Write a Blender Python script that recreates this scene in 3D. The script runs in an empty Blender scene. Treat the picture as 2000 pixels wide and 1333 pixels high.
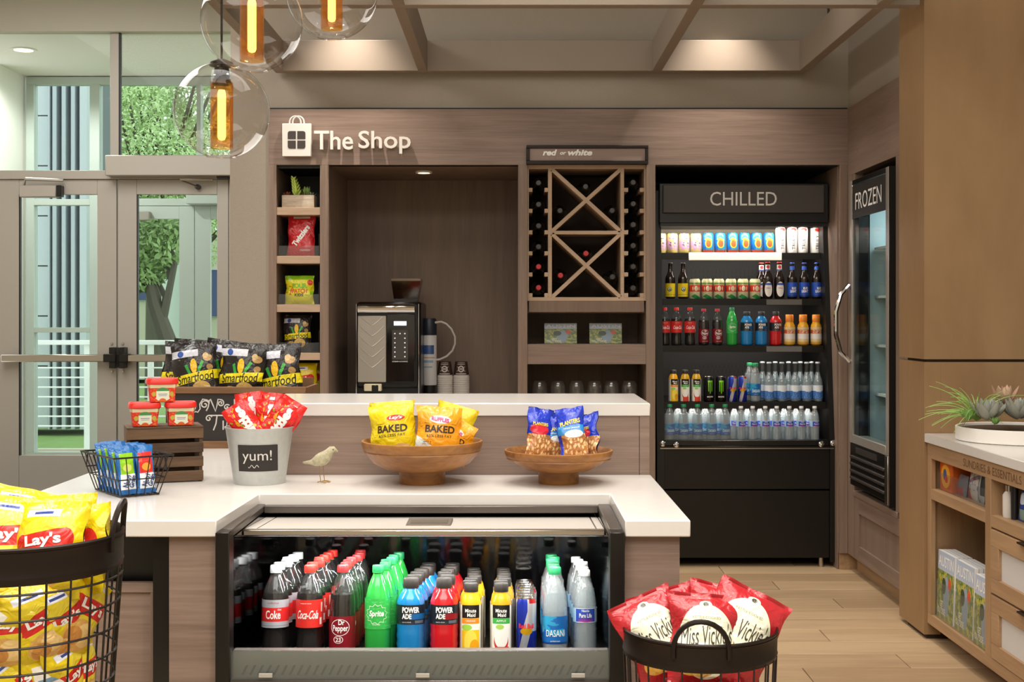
import bpy, bmesh, math, random
from math import sin, cos, pi, radians as R
from mathutils import Vector, Matrix, Euler

sc = bpy.context.scene
COL = sc.collection
F, H, HY = 2480.0, 1.36, 617.0          # focal length in px, eye height, horizon row (2000x1333 frame)

# ------------------------------------------------------------------ camera
cd = bpy.data.cameras.new('camera'); cam = bpy.data.objects.new('camera', cd); COL.objects.link(cam)
cam.location = (0, 0, H); cam.rotation_euler = (R(90), 0, 0)
cd.sensor_width = 36; cd.lens = F / 2000 * 36
cd.shift_y = -(666.5 - HY) / 2000
cd.clip_end = 200
sc.camera = cam

# ------------------------------------------------------------------ world, exposure
w = bpy.data.worlds.new('world'); sc.world = w; w.use_nodes = True
bg = w.node_tree.nodes['Background']
bg.inputs[0].default_value = (0.97, 0.99, 1.0, 1); bg.inputs[1].default_value = 2.6
sc.view_settings.view_transform = 'Standard'; sc.view_settings.look = 'None'
sc.view_settings.gamma = 1; sc.view_settings.use_curve_mapping = False
sc.view_settings.exposure = -0.08
cy = sc.cycles
cy.use_denoising = True; cy.max_bounces = 8; cy.diffuse_bounces = 4; cy.glossy_bounces = 5
cy.transmission_bounces = 6; cy.transparent_max_bounces = 20; cy.caustics_reflective = False; cy.caustics_refractive = False
cy.sample_clamp_indirect = 4

def light(name, kind, loc, energy, col=(1, .86, .7), size=.1, size_y=None, target=None, spot=None, blend=.5, parent=None):
    d = bpy.data.lights.new(name, kind); d.energy = energy; d.color = col
    if kind == 'AREA':
        d.size = size
        d.shape = 'DISK'
        if size_y: d.shape = 'RECTANGLE'; d.size_y = size_y
    else: d.shadow_soft_size = size
    if kind == 'SPOT': d.spot_size = R(spot or 60); d.spot_blend = blend
    o = bpy.data.objects.new(name, d); COL.objects.link(o); o.location = loc
    if target is not None:
        o.rotation_euler = (Vector(target) - Vector(loc)).to_track_quat('-Z', 'Y').to_euler()
    if parent: o.parent = parent
    return o
WARM = (1, .91, .80); NEUT = (1, .97, .93)
# large unseen fill lights, added to lift the ambient light of shop and entrance
light('lobby_fill_light', 'AREA', (-.6, .0, 3.86), 230, NEUT, 5.0, 2.4)
light('lobby_fill_light', 'AREA', (.2, 3.0, 3.86), 80, NEUT, 3.0, 1.6)
light('lobby_fill_light', 'AREA', (-3.0, 6.2, 3.86), 190, NEUT, 1.8, 4.4)
DL = [(.15, 5.0, 50, 80), (1.0, 4.3, 34, 90), (1.25, 5.62, 30, 60),  # unseen ceiling downlights; third entry added to brighten the chilled case header
      (-.45, 3.35, 22, 60), (.35, 3.35, 22, 60), (-1.1, 3.1, 18, 60), (-1.2, 4.6, 30, 70), (.2, 1.7, 75, 90), (-1.0, 1.5, 60, 90), (1.1, 2.2, 55, 90)]

# ------------------------------------------------------------------ helpers
def X(px, y): return (px - 1000) * y / F
def Z(py, y): return H - (py - HY) * y / F
def lin(c): return c / 12.92 if c <= .04045 else ((c + .055) / 1.055) ** 2.4
def col(h): return tuple(lin(int(h[i:i + 2], 16) / 255) for i in (0, 2, 4)) + (1,)

class MB:
    def __init__(s): s.v = []; s.f = []; s.uv = []
    def add(s, vs, fs, uvs=None):
        n = len(s.v); s.v += [tuple(p) for p in vs]
        for i, f in enumerate(fs):
            s.f.append([n + k for k in f]); s.uv.append(uvs[i] if uvs else None)
        return s
    def box(s, x0, x1, y0, y1, z0, z1, b=0.0):
        if x0 > x1: x0, x1 = x1, x0
        if y0 > y1: y0, y1 = y1, y0
        if z0 > z1: z0, z1 = z1, z0
        b = min(b, (x1 - x0) * .45, (y1 - y0) * .45, (z1 - z0) * .45)
        if b <= 0:
            vs = [(x, y, z) for x in (x0, x1) for y in (y0, y1) for z in (z0, z1)]
            return s.add(vs, [(0, 1, 3, 2), (4, 6, 7, 5), (0, 4, 5, 1), (2, 3, 7, 6), (0, 2, 6, 4), (1, 5, 7, 3)])
        c = ((x0 + x1) / 2, (y0 + y1) / 2, (z0 + z1) / 2); h = ((x1 - x0) / 2, (y1 - y0) / 2, (z1 - z0) / 2)
        vs = []; ix = {}
        for sx in (-1, 1):
            for sy in (-1, 1):
                for sz in (-1, 1):
                    sg = (sx, sy, sz)
                    for a in range(3):
                        ix[(sg, a)] = len(vs)
                        vs.append(tuple(c[k] + sg[k] * (h[k] - (0 if k == a else b)) for k in range(3)))
        fs = []
        S = (-1, 1)
        for a in range(3):
            o1, o2 = [k for k in range(3) if k != a]
            for t in S:
                q = []
                for p, r in ((-1, -1), (1, -1), (1, 1), (-1, 1)):
                    g = [0, 0, 0]; g[a] = t; g[o1] = p; g[o2] = r; q.append(ix[(tuple(g), a)])
                fs.append(q)
            for p in S:
                for r in S:
                    g0 = [0, 0, 0]; g0[a] = -1; g0[o1] = p; g0[o2] = r; g1 = list(g0); g1[a] = 1
                    fs.append([ix[(tuple(g0), o1)], ix[(tuple(g1), o1)], ix[(tuple(g1), o2)], ix[(tuple(g0), o2)]])
        for sx in S:
            for sy in S:
                for sz in S: fs.append([ix[((sx, sy, sz), a)] for a in range(3)])
        return s.add(vs, fs)
    def lathe(s, prof, n=24, c=(0, 0, 0), cap=False, sy=1.0):
        vs = []; fs = []; uvs = []
        zs = [p[1] for p in prof]; z0, z1 = min(zs), max(zs); dz = (z1 - z0) or 1
        for i in range(n + 1):
            a = pi / 2 + 2 * pi * i / n      # seam at +Y (back); u=.5 faces -Y
            for r, z in prof: vs.append((c[0] + r * cos(a), c[1] + r * sin(a) * sy, c[2] + z))
        m = len(prof)
        for i in range(n):
            for j in range(m - 1):
                fs.append((i * m + j, (i + 1) * m + j, (i + 1) * m + j + 1, i * m + j + 1))
                v0, v1 = (prof[j][1] - z0) / dz, (prof[j + 1][1] - z0) / dz
                uvs.append(((i / n, v0), ((i + 1) / n, v0), ((i + 1) / n, v1), (i / n, v1)))
        return s.add(vs, fs, uvs)
    def tube(s, pts, r, n=6, closed=False, cap=True):
        pts = [Vector(p) for p in pts]; N = len(pts)
        vs = []; fs = []
        up = None
        for i, p in enumerate(pts):
            if closed: t = pts[(i + 1) % N] - pts[i - 1]
            else: t = pts[min(i + 1, N - 1)] - pts[max(i - 1, 0)]
            t.normalize()
            if up is None:
                up = Vector((0, 0, 1)) if abs(t.z) < .9 else Vector((1, 0, 0))
            a = t.cross(up)
            if a.length < 1e-6: a = t.orthogonal()
            a.normalize(); b = a.cross(t); up = b
            rr = r[i] if isinstance(r, (list, tuple)) else r
            for k in range(n):
                an = 2 * pi * k / n; vs.append(p + a * cos(an) * rr + b * sin(an) * rr)
        L = N if closed else N - 1
        for i in range(L):
            j = (i + 1) % N
            for k in range(n): fs.append((i * n + k, i * n + (k + 1) % n, j * n + (k + 1) % n, j * n + k))
        if cap and not closed:
            fs.append(tuple(range(n))); fs.append(tuple((N - 1) * n + k for k in range(n)))
        return s.add(vs, fs)
    def grid(s, fn, nu, nv):
        vs = [fn(i / nu, j / nv) for i in range(nu + 1) for j in range(nv + 1)]
        fs = []; uvs = []; m = nv + 1
        for i in range(nu):
            for j in range(nv):
                fs.append((i * m + j, (i + 1) * m + j, (i + 1) * m + j + 1, i * m + j + 1))
                uvs.append(((i / nu, j / nv), ((i + 1) / nu, j / nv), ((i + 1) / nu, (j + 1) / nv), (i / nu, (j + 1) / nv)))
        return s.add(vs, fs, uvs)
    def prism(s, poly, axis, a0, a1):
        """poly: 2-D outline; axis 'x','y','z' gives the extrusion axis."""
        def mk(p, t):
            return {'x': (t, p[0], p[1]), 'y': (p[0], t, p[1]), 'z': (p[0], p[1], t)}[axis]
        n = len(poly); vs = [mk(p, a0) for p in poly] + [mk(p, a1) for p in poly]
        fs = [tuple(range(n)), tuple(range(n, 2 * n))] + [(i, (i + 1) % n, n + (i + 1) % n, n + i) for i in range(n)]
        return s.add(vs, fs)
    def bar(s, p0, p1, wd, dp, axis_dp='y'):
        """rectangular bar between two points in the XZ plane, width wd in plane, depth dp along y"""
        p0, p1 = Vector(p0), Vector(p1); t = (p1 - p0).normalized(); n = Vector((-t.z, 0, t.x)) * wd / 2
        vs = []
        for yy in (0, dp):
            for q in (p0 + n, p1 + n, p1 - n, p0 - n): vs.append((q.x, q.y + yy, q.z))
        return s.add(vs, [(0, 1, 2, 3), (4, 5, 6, 7), (0, 1, 5, 4), (1, 2, 6, 5), (2, 3, 7, 6), (3, 0, 4, 7)])
    def mesh(s, name, mat=None, angle=38, smooth=True):
        me = bpy.data.meshes.new(name); me.from_pydata(s.v, [], s.f)
        if any(u for u in s.uv):
            ul = me.uv_layers.new(name='UVMap'); k = 0
            for fi, f in enumerate(s.f):
                u = s.uv[fi]
                for q in range(len(f)):
                    ul.data[k].uv = u[q] if u else (0, 0); k += 1
        bm = bmesh.new(); bm.from_mesh(me); bmesh.ops.recalc_face_normals(bm, faces=bm.faces); bm.to_mesh(me); bm.free()
        if smooth:
            me.polygons.foreach_set('use_smooth', [True] * len(me.polygons)); me.set_sharp_from_angle(angle=R(angle))
        if mat: me.materials.append(mat)
        me.update(); return me

def link(name, data, parent=None, loc=(0, 0, 0), rot=(0, 0, 0), scale=(1, 1, 1)):
    o = bpy.data.objects.new(name, data); COL.objects.link(o)
    o.location = loc; o.rotation_euler = rot; o.scale = scale if isinstance(scale, tuple) else (scale,) * 3
    if parent: o.parent = parent
    return o
def part(name, mb, mat, parent=None, angle=38, **k): return link(name, mb.mesh(name, mat, angle), parent, **k)
def tag(o, label, cat, group=None, kind=None):
    o['label'] = label; o['category'] = cat
    if group: o['group'] = group
    if kind: o['kind'] = kind
    return o
def thing(name, label, cat, loc=(0, 0, 0), rot=(0, 0, 0), group=None, scale=1):
    return tag(link(name, None, None, loc, rot, scale), label, cat, group)
def struct(o, label, cat):
    o['kind'] = 'structure'; o['label'] = label; o['category'] = cat; return o
def mbox(*a, **k): return MB().box(*a, **k)
ORD = ['first', 'second', 'third', 'fourth', 'fifth', 'sixth', 'seventh', 'eighth', 'ninth', 'tenth', 'eleventh', 'twelfth']

class Kit:
    """a thing built once; put() makes copies of all its parts that share mesh data"""
    def __init__(s): s.n = []
    def add(s, name, mb, mat, parent=None, angle=38):
        s.n.append((name, mb.mesh(name, mat, angle) if isinstance(mb, MB) else mb, parent)); return len(s.n) - 1
    def put(s, name, label, cat, loc, rot=(0, 0, 0), group=None, scale=1):
        t = thing(name, label, cat, loc, rot, group, scale); os = []
        for nm, me, par in s.n: os.append(link(nm, me, os[par] if par is not None else t))
        return t

# ------------------------------------------------------------------ materials
MATS = {}
def M(name, c, rough=.5, metal=0., spec=.5, emit=None, es=0., coat=0., bump=0., bscale=60., var=0., vscale=8., alpha=None):
    if name in MATS: return MATS[name]
    m = bpy.data.materials.new(name); m.use_nodes = True; nt = m.node_tree; b = nt.nodes['Principled BSDF']
    c = col(c) if isinstance(c, str) else c
    b.inputs['Base Color'].default_value = c; b.inputs['Roughness'].default_value = rough; b.inputs['Metallic'].default_value = metal
    b.inputs['Specular IOR Level'].default_value = spec; b.inputs['Coat Weight'].default_value = coat; b.inputs['Coat Roughness'].default_value = .08
    if emit: b.inputs['Emission Color'].default_value = col(emit) if isinstance(emit, str) else emit; b.inputs['Emission Strength'].default_value = es
    if var or bump:
        tc = nt.nodes.new('ShaderNodeTexCoord')
    if var:
        n = nt.nodes.new('ShaderNodeTexNoise'); n.inputs['Scale'].default_value = vscale; n.inputs['Detail'].default_value = 4
        nt.links.new(tc.outputs['Object'], n.inputs['Vector'])
        mx = nt.nodes.new('ShaderNodeMix'); mx.data_type = 'RGBA'
        mx.inputs['A'].default_value = tuple(max(0, k * (1 - var)) for k in c[:3]) + (1,)
        mx.inputs['B'].default_value = tuple(min(1, k * (1 + var)) for k in c[:3]) + (1,)
        nt.links.new(n.outputs['Fac'], mx.inputs['Factor']); nt.links.new(mx.outputs['Result'], b.inputs['Base Color'])
    if bump:
        n = nt.nodes.new('ShaderNodeTexNoise'); n.inputs['Scale'].default_value = bscale; n.inputs['Detail'].default_value = 3
        nt.links.new(tc.outputs['Object'], n.inputs['Vector'])
        bp = nt.nodes.new('ShaderNodeBump'); bp.inputs['Strength'].default_value = bump; bp.inputs['Distance'].default_value = .002
        nt.links.new(n.outputs['Fac'], bp.inputs['Height']); nt.links.new(bp.outputs['Normal'], b.inputs['Normal'])
    MATS[name] = m; return m

def wood(name, c1, c2, axis='x', scale=14., rough=.45, stretch=14., fine=.35, per_object=0.):
    if name in MATS: return MATS[name]
    m = bpy.data.materials.new(name); m.use_nodes = True; nt = m.node_tree; b = nt.nodes['Principled BSDF']
    tc = nt.nodes.new('ShaderNodeTexCoord'); mp = nt.nodes.new('ShaderNodeMapping')
    sc_ = [scale] * 3; sc_['xyz'.index(axis)] = scale / stretch
    mp.inputs['Scale'].default_value = sc_
    nt.links.new(tc.outputs['Object'], mp.inputs['Vector'])
    n = nt.nodes.new('ShaderNodeTexNoise'); n.inputs['Scale'].default_value = 1; n.inputs['Detail'].default_value = 6; n.inputs['Distortion'].default_value = .6
    nt.links.new(mp.outputs['Vector'], n.inputs['Vector'])
    n2 = nt.nodes.new('ShaderNodeTexNoise'); n2.inputs['Scale'].default_value = 7; n2.inputs['Detail'].default_value = 3
    nt.links.new(mp.outputs['Vector'], n2.inputs['Vector'])
    ad = nt.nodes.new('ShaderNodeMix'); ad.data_type = 'FLOAT'; ad.inputs['Factor'].default_value = fine
    nt.links.new(n.outputs['Fac'], ad.inputs['A']); nt.links.new(n2.outputs['Fac'], ad.inputs['B'])
    fac = ad.outputs['Result']
    if per_object:
        oi = nt.nodes.new('ShaderNodeObjectInfo'); va = nt.nodes.new('ShaderNodeVectorMath'); va.operation = 'ADD'
        cm = nt.nodes.new('ShaderNodeMath'); cm.operation = 'MULTIPLY'; cm.inputs[1].default_value = 37
        nt.links.new(oi.outputs['Random'], cm.inputs[0]); nt.links.new(mp.outputs['Vector'], va.inputs[0]); nt.links.new(cm.outputs[0], va.inputs[1])
        nt.links.new(va.outputs[0], n.inputs['Vector']); nt.links.new(va.outputs[0], n2.inputs['Vector'])
        pm = nt.nodes.new('ShaderNodeMath'); pm.operation = 'MULTIPLY_ADD'; pm.inputs[1].default_value = per_object; pm.inputs[2].default_value = -per_object / 2
        nt.links.new(oi.outputs['Random'], pm.inputs[0])
        a2 = nt.nodes.new('ShaderNodeMath'); a2.operation = 'ADD'; nt.links.new(fac, a2.inputs[0]); nt.links.new(pm.outputs[0], a2.inputs[1]); fac = a2.outputs[0]
    cr = nt.nodes.new('ShaderNodeValToRGB'); cr.color_ramp.elements[0].position = .32; cr.color_ramp.elements[1].position = .68
    cr.color_ramp.elements[0].color = col(c1); cr.color_ramp.elements[1].color = col(c2)
    nt.links.new(fac, cr.inputs['Fac']); nt.links.new(cr.outputs['Color'], b.inputs['Base Color'])
    b.inputs['Roughness'].default_value = rough; b.inputs['Specular IOR Level'].default_value = .35
    bp = nt.nodes.new('ShaderNodeBump'); bp.inputs['Strength'].default_value = .12; bp.inputs['Distance'].default_value = .002
    nt.links.new(n2.outputs['Fac'], bp.inputs['Height']); nt.links.new(bp.outputs['Normal'], b.inputs['Normal'])
    MATS[name] = m; return m

def thin(name, c='ffffff', gloss=.08, rough=.03, milk=0., edge=.5, milkc='ffffff', top=.75):
    """thin clear sheet (glass, acrylic, PET): tinted transparency with a Fresnel-like sheen and optional milkiness"""
    if name in MATS: return MATS[name]
    m = bpy.data.materials.new(name); m.use_nodes = True; nt = m.node_tree; nt.nodes.remove(nt.nodes['Principled BSDF'])
    out = nt.nodes['Material Output']
    tr = nt.nodes.new('ShaderNodeBsdfTransparent'); tr.inputs[0].default_value = col(c)
    gl = nt.nodes.new('ShaderNodeBsdfGlossy'); gl.inputs['Roughness'].default_value = rough
    lw = nt.nodes.new('ShaderNodeLayerWeight'); lw.inputs['Blend'].default_value = edge
    mr = nt.nodes.new('ShaderNodeMapRange'); mr.inputs['To Min'].default_value = gloss; mr.inputs['To Max'].default_value = top
    pw = nt.nodes.new('ShaderNodeMath'); pw.operation = 'POWER'; pw.inputs[1].default_value = 2.5
    nt.links.new(lw.outputs['Facing'], pw.inputs[0]); nt.links.new(pw.outputs[0], mr.inputs['Value'])
    ms = nt.nodes.new('ShaderNodeMixShader'); nt.links.new(mr.outputs['Result'], ms.inputs[0])
    base = tr
    if milk:
        df = nt.nodes.new('ShaderNodeBsdfDiffuse'); df.inputs[0].default_value = col(milkc)
        m2 = nt.nodes.new('ShaderNodeMixShader'); m2.inputs[0].default_value = milk
        nt.links.new(tr.outputs[0], m2.inputs[1]); nt.links.new(df.outputs[0], m2.inputs[2]); base = m2
    nt.links.new(base.outputs[0], ms.inputs[1]); nt.links.new(gl.outputs[0], ms.inputs[2]); nt.links.new(ms.outputs[0], out.inputs['Surface'])
    MATS[name] = m; return m

def printed(name, base, shapes, rough=.35, metal=0., spec=.5, coat=0., crumple=0.):
    """flat print on a wrapper, label or can, drawn from the UV map"""
    if name in MATS: return MATS[name]
    m = bpy.data.materials.new(name); m.use_nodes = True; nt = m.node_tree; b = nt.nodes['Principled BSDF']
    b.inputs['Roughness'].default_value = rough; b.inputs['Metallic'].default_value = metal; b.inputs['Specular IOR Level'].default_value = spec
    b.inputs['Coat Weight'].default_value = coat
    uv = nt.nodes.new('ShaderNodeUVMap'); sp = nt.nodes.new('ShaderNodeSeparateXYZ'); nt.links.new(uv.outputs[0], sp.inputs[0])
    U, V = sp.outputs[0], sp.outputs[1]
    def m_(op, a, b_=None, c_=None):
        n = nt.nodes.new('ShaderNodeMath'); n.operation = op
        for i, q in enumerate((a, b_, c_)):
            if q is None: continue
            if isinstance(q, (int, float)): n.inputs[i].default_value = q
            else: nt.links.new(q, n.inputs[i])
        return n.outputs[0]
    if crumple:
        tc = nt.nodes.new('ShaderNodeTexCoord'); nz = nt.nodes.new('ShaderNodeTexNoise'); nz.inputs['Scale'].default_value = 26; nz.inputs['Detail'].default_value = 2; nz.inputs['Distortion'].default_value = 1.2
        nt.links.new(tc.outputs['Object'], nz.inputs['Vector'])
        bp = nt.nodes.new('ShaderNodeBump'); bp.inputs['Strength'].default_value = crumple; bp.inputs['Distance'].default_value = .012
        nt.links.new(nz.outputs['Fac'], bp.inputs['Height']); nt.links.new(bp.outputs['Normal'], b.inputs['Normal'])
    cur = None
    basec = col(base)
    for sh in shapes:
        k = sh[0]; c = col(sh[-1])
        if k == 'r':
            _, u0, v0, u1, v1, _c = sh
            a = m_('LESS_THAN', m_('ABSOLUTE', m_('SUBTRACT', U, (u0 + u1) / 2)), (u1 - u0) / 2)
            d = m_('LESS_THAN', m_('ABSOLUTE', m_('SUBTRACT', V, (v0 + v1) / 2)), (v1 - v0) / 2)
            msk = m_('MULTIPLY', a, d)
        elif k == 'e':
            _, cx, cy_, rx, ry, _c = sh
            a = m_('POWER', m_('ABSOLUTE', m_('DIVIDE', m_('SUBTRACT', U, cx), rx)), 2)
            d = m_('POWER', m_('ABSOLUTE', m_('DIVIDE', m_('SUBTRACT', V, cy_), ry)), 2)
            msk = m_('LESS_THAN', m_('ADD', a, d), 1)
        elif k == 't':
            _, cx, cy_, w_, h_, an, _c = sh
            du = m_('SUBTRACT', U, cx); dv = m_('SUBTRACT', V, cy_); ca, sa = cos(R(an)), sin(R(an))
            a = m_('ADD', m_('MULTIPLY', du, ca), m_('MULTIPLY', dv, sa)); d = m_('SUBTRACT', m_('MULTIPLY', dv, ca), m_('MULTIPLY', du, sa))
            msk = m_('MULTIPLY', m_('LESS_THAN', m_('ABSOLUTE', a), w_ / 2), m_('LESS_THAN', m_('ABSOLUTE', d), h_ / 2))
        elif k == 'n':      # noise blotches inside a rectangle
            _, u0, v0, u1, v1, s_, th, _c = sh
            nz = nt.nodes.new('ShaderNodeTexNoise'); nz.inputs['Scale'].default_value = s_; nz.inputs['Detail'].default_value = 2
            nt.links.new(uv.outputs[0], nz.inputs['Vector'])
            a = m_('LESS_THAN', m_('ABSOLUTE', m_('SUBTRACT', U, (u0 + u1) / 2)), (u1 - u0) / 2)
            d = m_('LESS_THAN', m_('ABSOLUTE', m_('SUBTRACT', V, (v0 + v1) / 2)), (v1 - v0) / 2)
            msk = m_('MULTIPLY', m_('MULTIPLY', a, d), m_('GREATER_THAN', nz.outputs['Fac'], th))
        elif k == 'o':      # voronoi cells (nuts, popcorn) inside a rectangle, two tones
            _, u0, v0, u1, v1, s_, th, _c = sh
            nz = nt.nodes.new('ShaderNodeTexVoronoi'); nz.inputs['Scale'].default_value = s_
            nt.links.new(uv.outputs[0], nz.inputs['Vector'])
            a = m_('LESS_THAN', m_('ABSOLUTE', m_('SUBTRACT', U, (u0 + u1) / 2)), (u1 - u0) / 2)
            d = m_('LESS_THAN', m_('ABSOLUTE', m_('SUBTRACT', V, (v0 + v1) / 2)), (v1 - v0) / 2)
            msk = m_('MULTIPLY', m_('MULTIPLY', a, d), m_('LESS_THAN', nz.outputs['Distance'], th))
        mx = nt.nodes.new('ShaderNodeMix'); mx.data_type = 'RGBA'
        nt.links.new(msk, mx.inputs['Factor']); mx.inputs['B'].default_value = c
        if cur is None: mx.inputs['A'].default_value = basec
        else: nt.links.new(cur, mx.inputs['A'])
        cur = mx.outputs['Result']
    if cur is None: b.inputs['Base Color'].default_value = basec
    else: nt.links.new(cur, b.inputs['Base Color'])
    MATS[name] = m; return m

# ------------------------------------------------------------------ lettering
TX = {}
def glyphs(s, bold=0., shear=0., ext=0., space=1., line=1., res=3):
    key = (s, bold, shear, ext, space, line, res)
    if key in TX: return TX[key]
    cu = bpy.data.curves.new('lettering_curve', 'FONT'); cu.body = s; cu.size = 1; cu.offset = bold; cu.shear = shear; cu.extrude = ext
    cu.space_character = space; cu.space_line = line; cu.resolution_u = res; cu.align_x = 'CENTER'
    o = bpy.data.objects.new('lettering_curve', cu); COL.objects.link(o)
    dg = bpy.context.evaluated_depsgraph_get(); dg.update()
    me = bpy.data.meshes.new_from_object(o.evaluated_get(dg))
    vs = [tuple(v.co) for v in me.vertices]; fs = [tuple(p.vertices) for p in me.polygons]
    bpy.data.objects.remove(o); bpy.data.curves.remove(cu); bpy.data.meshes.remove(me)
    xs = [v[0] for v in vs]; ys = [v[1] for v in vs]
    TX[key] = (vs, fs, min(xs), max(xs), min(ys), max(ys)); return TX[key]

def letter_mesh(s, mapf, w=None, h=None, c=(0, 0), rot=0, bold=0., shear=0., space=1., sub=None, mat=None, name='lettering', line=1.):
    """text laid on a surface: mapf(a,b) -> 3-D; text box w x h centred on c in the surface's own metres"""
    vs, fs, x0, x1, y0, y1 = glyphs(s, bold, shear, 0, space, line)
    kx = w / (x1 - x0) if w else None; ky = h / (y1 - y0) if h else None
    kx = kx or ky; ky = ky or kx
    pts = [((v[0] - (x0 + x1) / 2) * kx, (v[1] - (y0 + y1) / 2) * ky) for v in vs]
    ca, sa = cos(R(rot)), sin(R(rot))
    pts = [(c[0] + x * ca - y * sa, c[1] + x * sa + y * ca) for x, y in pts]
    me = bpy.data.meshes.new(name)
    me.from_pydata([(a, b, 0) for a, b in pts], [], fs)
    if sub:
        bm = bmesh.new(); bm.from_mesh(me); bmesh.ops.remove_doubles(bm, verts=bm.verts, dist=1e-6)
        bmesh.ops.triangulate(bm, faces=bm.faces)
        for _ in range(3):
            le = [e for e in bm.edges if e.calc_length() > sub]
            if not le: break
            bmesh.ops.subdivide_edges(bm, edges=le, cuts=1); bmesh.ops.triangulate(bm, faces=[f for f in bm.faces if len(f.verts) > 3])
        bm.to_mesh(me); bm.free()
    for v in me.vertices: v.co = mapf(v.co.x, v.co.y)
    if mat: me.materials.append(mat)
    me.update(); return me
def flat(x, y, z, eps=.0008, nx=0):
    """map onto a wall facing -Y"""
    return lambda a, b: (x + a, y - eps, z + b)

def solid_letters(s, parent, mat, w, h, loc, depth, bold=0., shear=0., name='letter', rotz=0., space=1.):
    """raised lettering: one child per letter, facing -Y (or turned by rotz)"""
    vs, fs, x0, x1, y0, y1 = glyphs(s, bold, shear, .5, space)
    bm = bmesh.new(); bv = [bm.verts.new(((v[0] - (x0 + x1) / 2) * w / (x1 - x0), v[2] * -depth, (v[1] - (y0 + y1) / 2) * h / (y1 - y0))) for v in vs]
    for f in fs:
        try: bm.faces.new([bv[i] for i in f])
        except ValueError: pass
    bmesh.ops.remove_doubles(bm, verts=bm.verts, dist=w * 1e-5)
    bm.verts.ensure_lookup_table(); seen = set(); isl = []
    for v in bm.verts:
        if v.index in seen: continue
        st = [v]; seen.add(v.index); g = []
        while st:
            q = st.pop(); g.append(q)
            for e in q.link_edges:
                r_ = e.other_vert(q)
                if r_.index not in seen: seen.add(r_.index); st.append(r_)
        isl.append(g)
    isl = [(min(v.co.x for v in g), max(v.co.x for v in g), g) for g in isl]; isl.sort(key=lambda t: t[0]); grp = []
    for a, b_, g in isl:
        if grp and a < grp[-1][1] - .3 * (b_ - a): grp[-1][2].extend(g); grp[-1][1] = max(grp[-1][1], b_)
        else: grp.append([a, b_, list(g)])
    for a, b_, g in grp:
        ids = {v.index: i for i, v in enumerate(g)}
        fcs = {f for v in g for f in v.link_faces}
        mb = MB(); mb.add([v.co for v in g], [[ids[v.index] for v in f.verts] for f in fcs])
        part(name, mb, mat, parent, loc=loc, rot=(0, 0, rotz))
    bm.free()

# ------------------------------------------------------------------ shared materials
m_wx = wood('laminate_wood_horizontal', '746156', '937e72', 'x', 22, .42, 26, .4)
m_wz = wood('laminate_wood_vertical', '766255', '8f7b6d', 'z', 22, .42, 26, .4)
m_wy = wood('laminate_wood_depth', '766257', '907c6f', 'y', 22, .42, 26, .4)
m_niche = wood('niche_wood', '6d5a4d', '806b5c', 'z', 12, .5, 16)
m_ash = wood('rack_wood', 'a88f78', 'bfa48b', 'x', 14, .5, 10)
m_maple = wood('maple_panel', '8b6c4b', '9c7d59', 'z', 3.2, .5, 3, .2)
m_oakx = wood('oak_cabinet', '967657', 'b08f6c', 'y', 16, .5, 16)
m_oakz = wood('oak_cabinet_upright', '937354', 'ab8a66', 'z', 16, .5, 16)
m_bowl = wood('bowl_wood', '6d4120', 'a8753f', 'x', 12, .38, 4)
m_crate = wood('crate_wood', '3d2c20', '6a5038', 'x', 18, .7, 9, per_object=.25)
m_crate2 = wood('snack_crate_wood', '6a4a30', '8e6a48', 'x', 18, .6, 9)
m_quartz = M('white_quartz', 'dad5d0', .16, spec=.5, var=.03, vscale=30)
m_black = M('black_metal', '15120f', .38, .3)
m_black2 = M('black_enamel', '0e0c0b', .3)
m_dark = M('dark_interior', '080707', .5)
m_steel = M('brushed_steel', 'b9b2a8', .28, 1.)
m_hood = M('bright_steel', 'd8d2ca', .4, .55)
m_chrome = M('chrome', 'd8d8d8', .08, 1.)
m_alum = M('anodised_aluminium', 'a8a198', .5, .25)
m_alum2 = M('pale_frame_paint', 'c3ccc6', .5)
m_white = M('white_paint', 'eeeae2', .6)
m_wall = M('linen_wallcovering', '9a9083', .85, bump=.5, bscale=260, var=.06, vscale=120)
m_beam = M('beam_laminate', '8a7c6e', .6, var=.05, vscale=4)
m_plaster = M('painted_plaster', 'bdbaad', .8)
m_glass = thin('storefront_glass', 'f0f5f3', .006, .02, edge=.25, top=.4)
m_acryl = thin('clear_acrylic', 'f4f5f5', .025, .04, milk=.025, edge=.25, top=.2)
m_pet = thin('clear_plastic', 'f6fafb', .05, .07, milk=.012, edge=.5)
m_petw = thin('clear_water_plastic', 'f6fafb', .07, .06, milk=.10, edge=.55)
m_petg = thin('green_plastic', '40c458', .05, .06, milk=.12, edge=.5, milkc='2fa845')
m_white_print = M('white_print', 'f4f2ee', .4)
m_black_print = M('black_print', '17130f', .45)
m_brown_print = M('brown_print', '3a2310', .45)
m_bronze = M('dark_bronze', '231a16', .42, .6)

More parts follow.
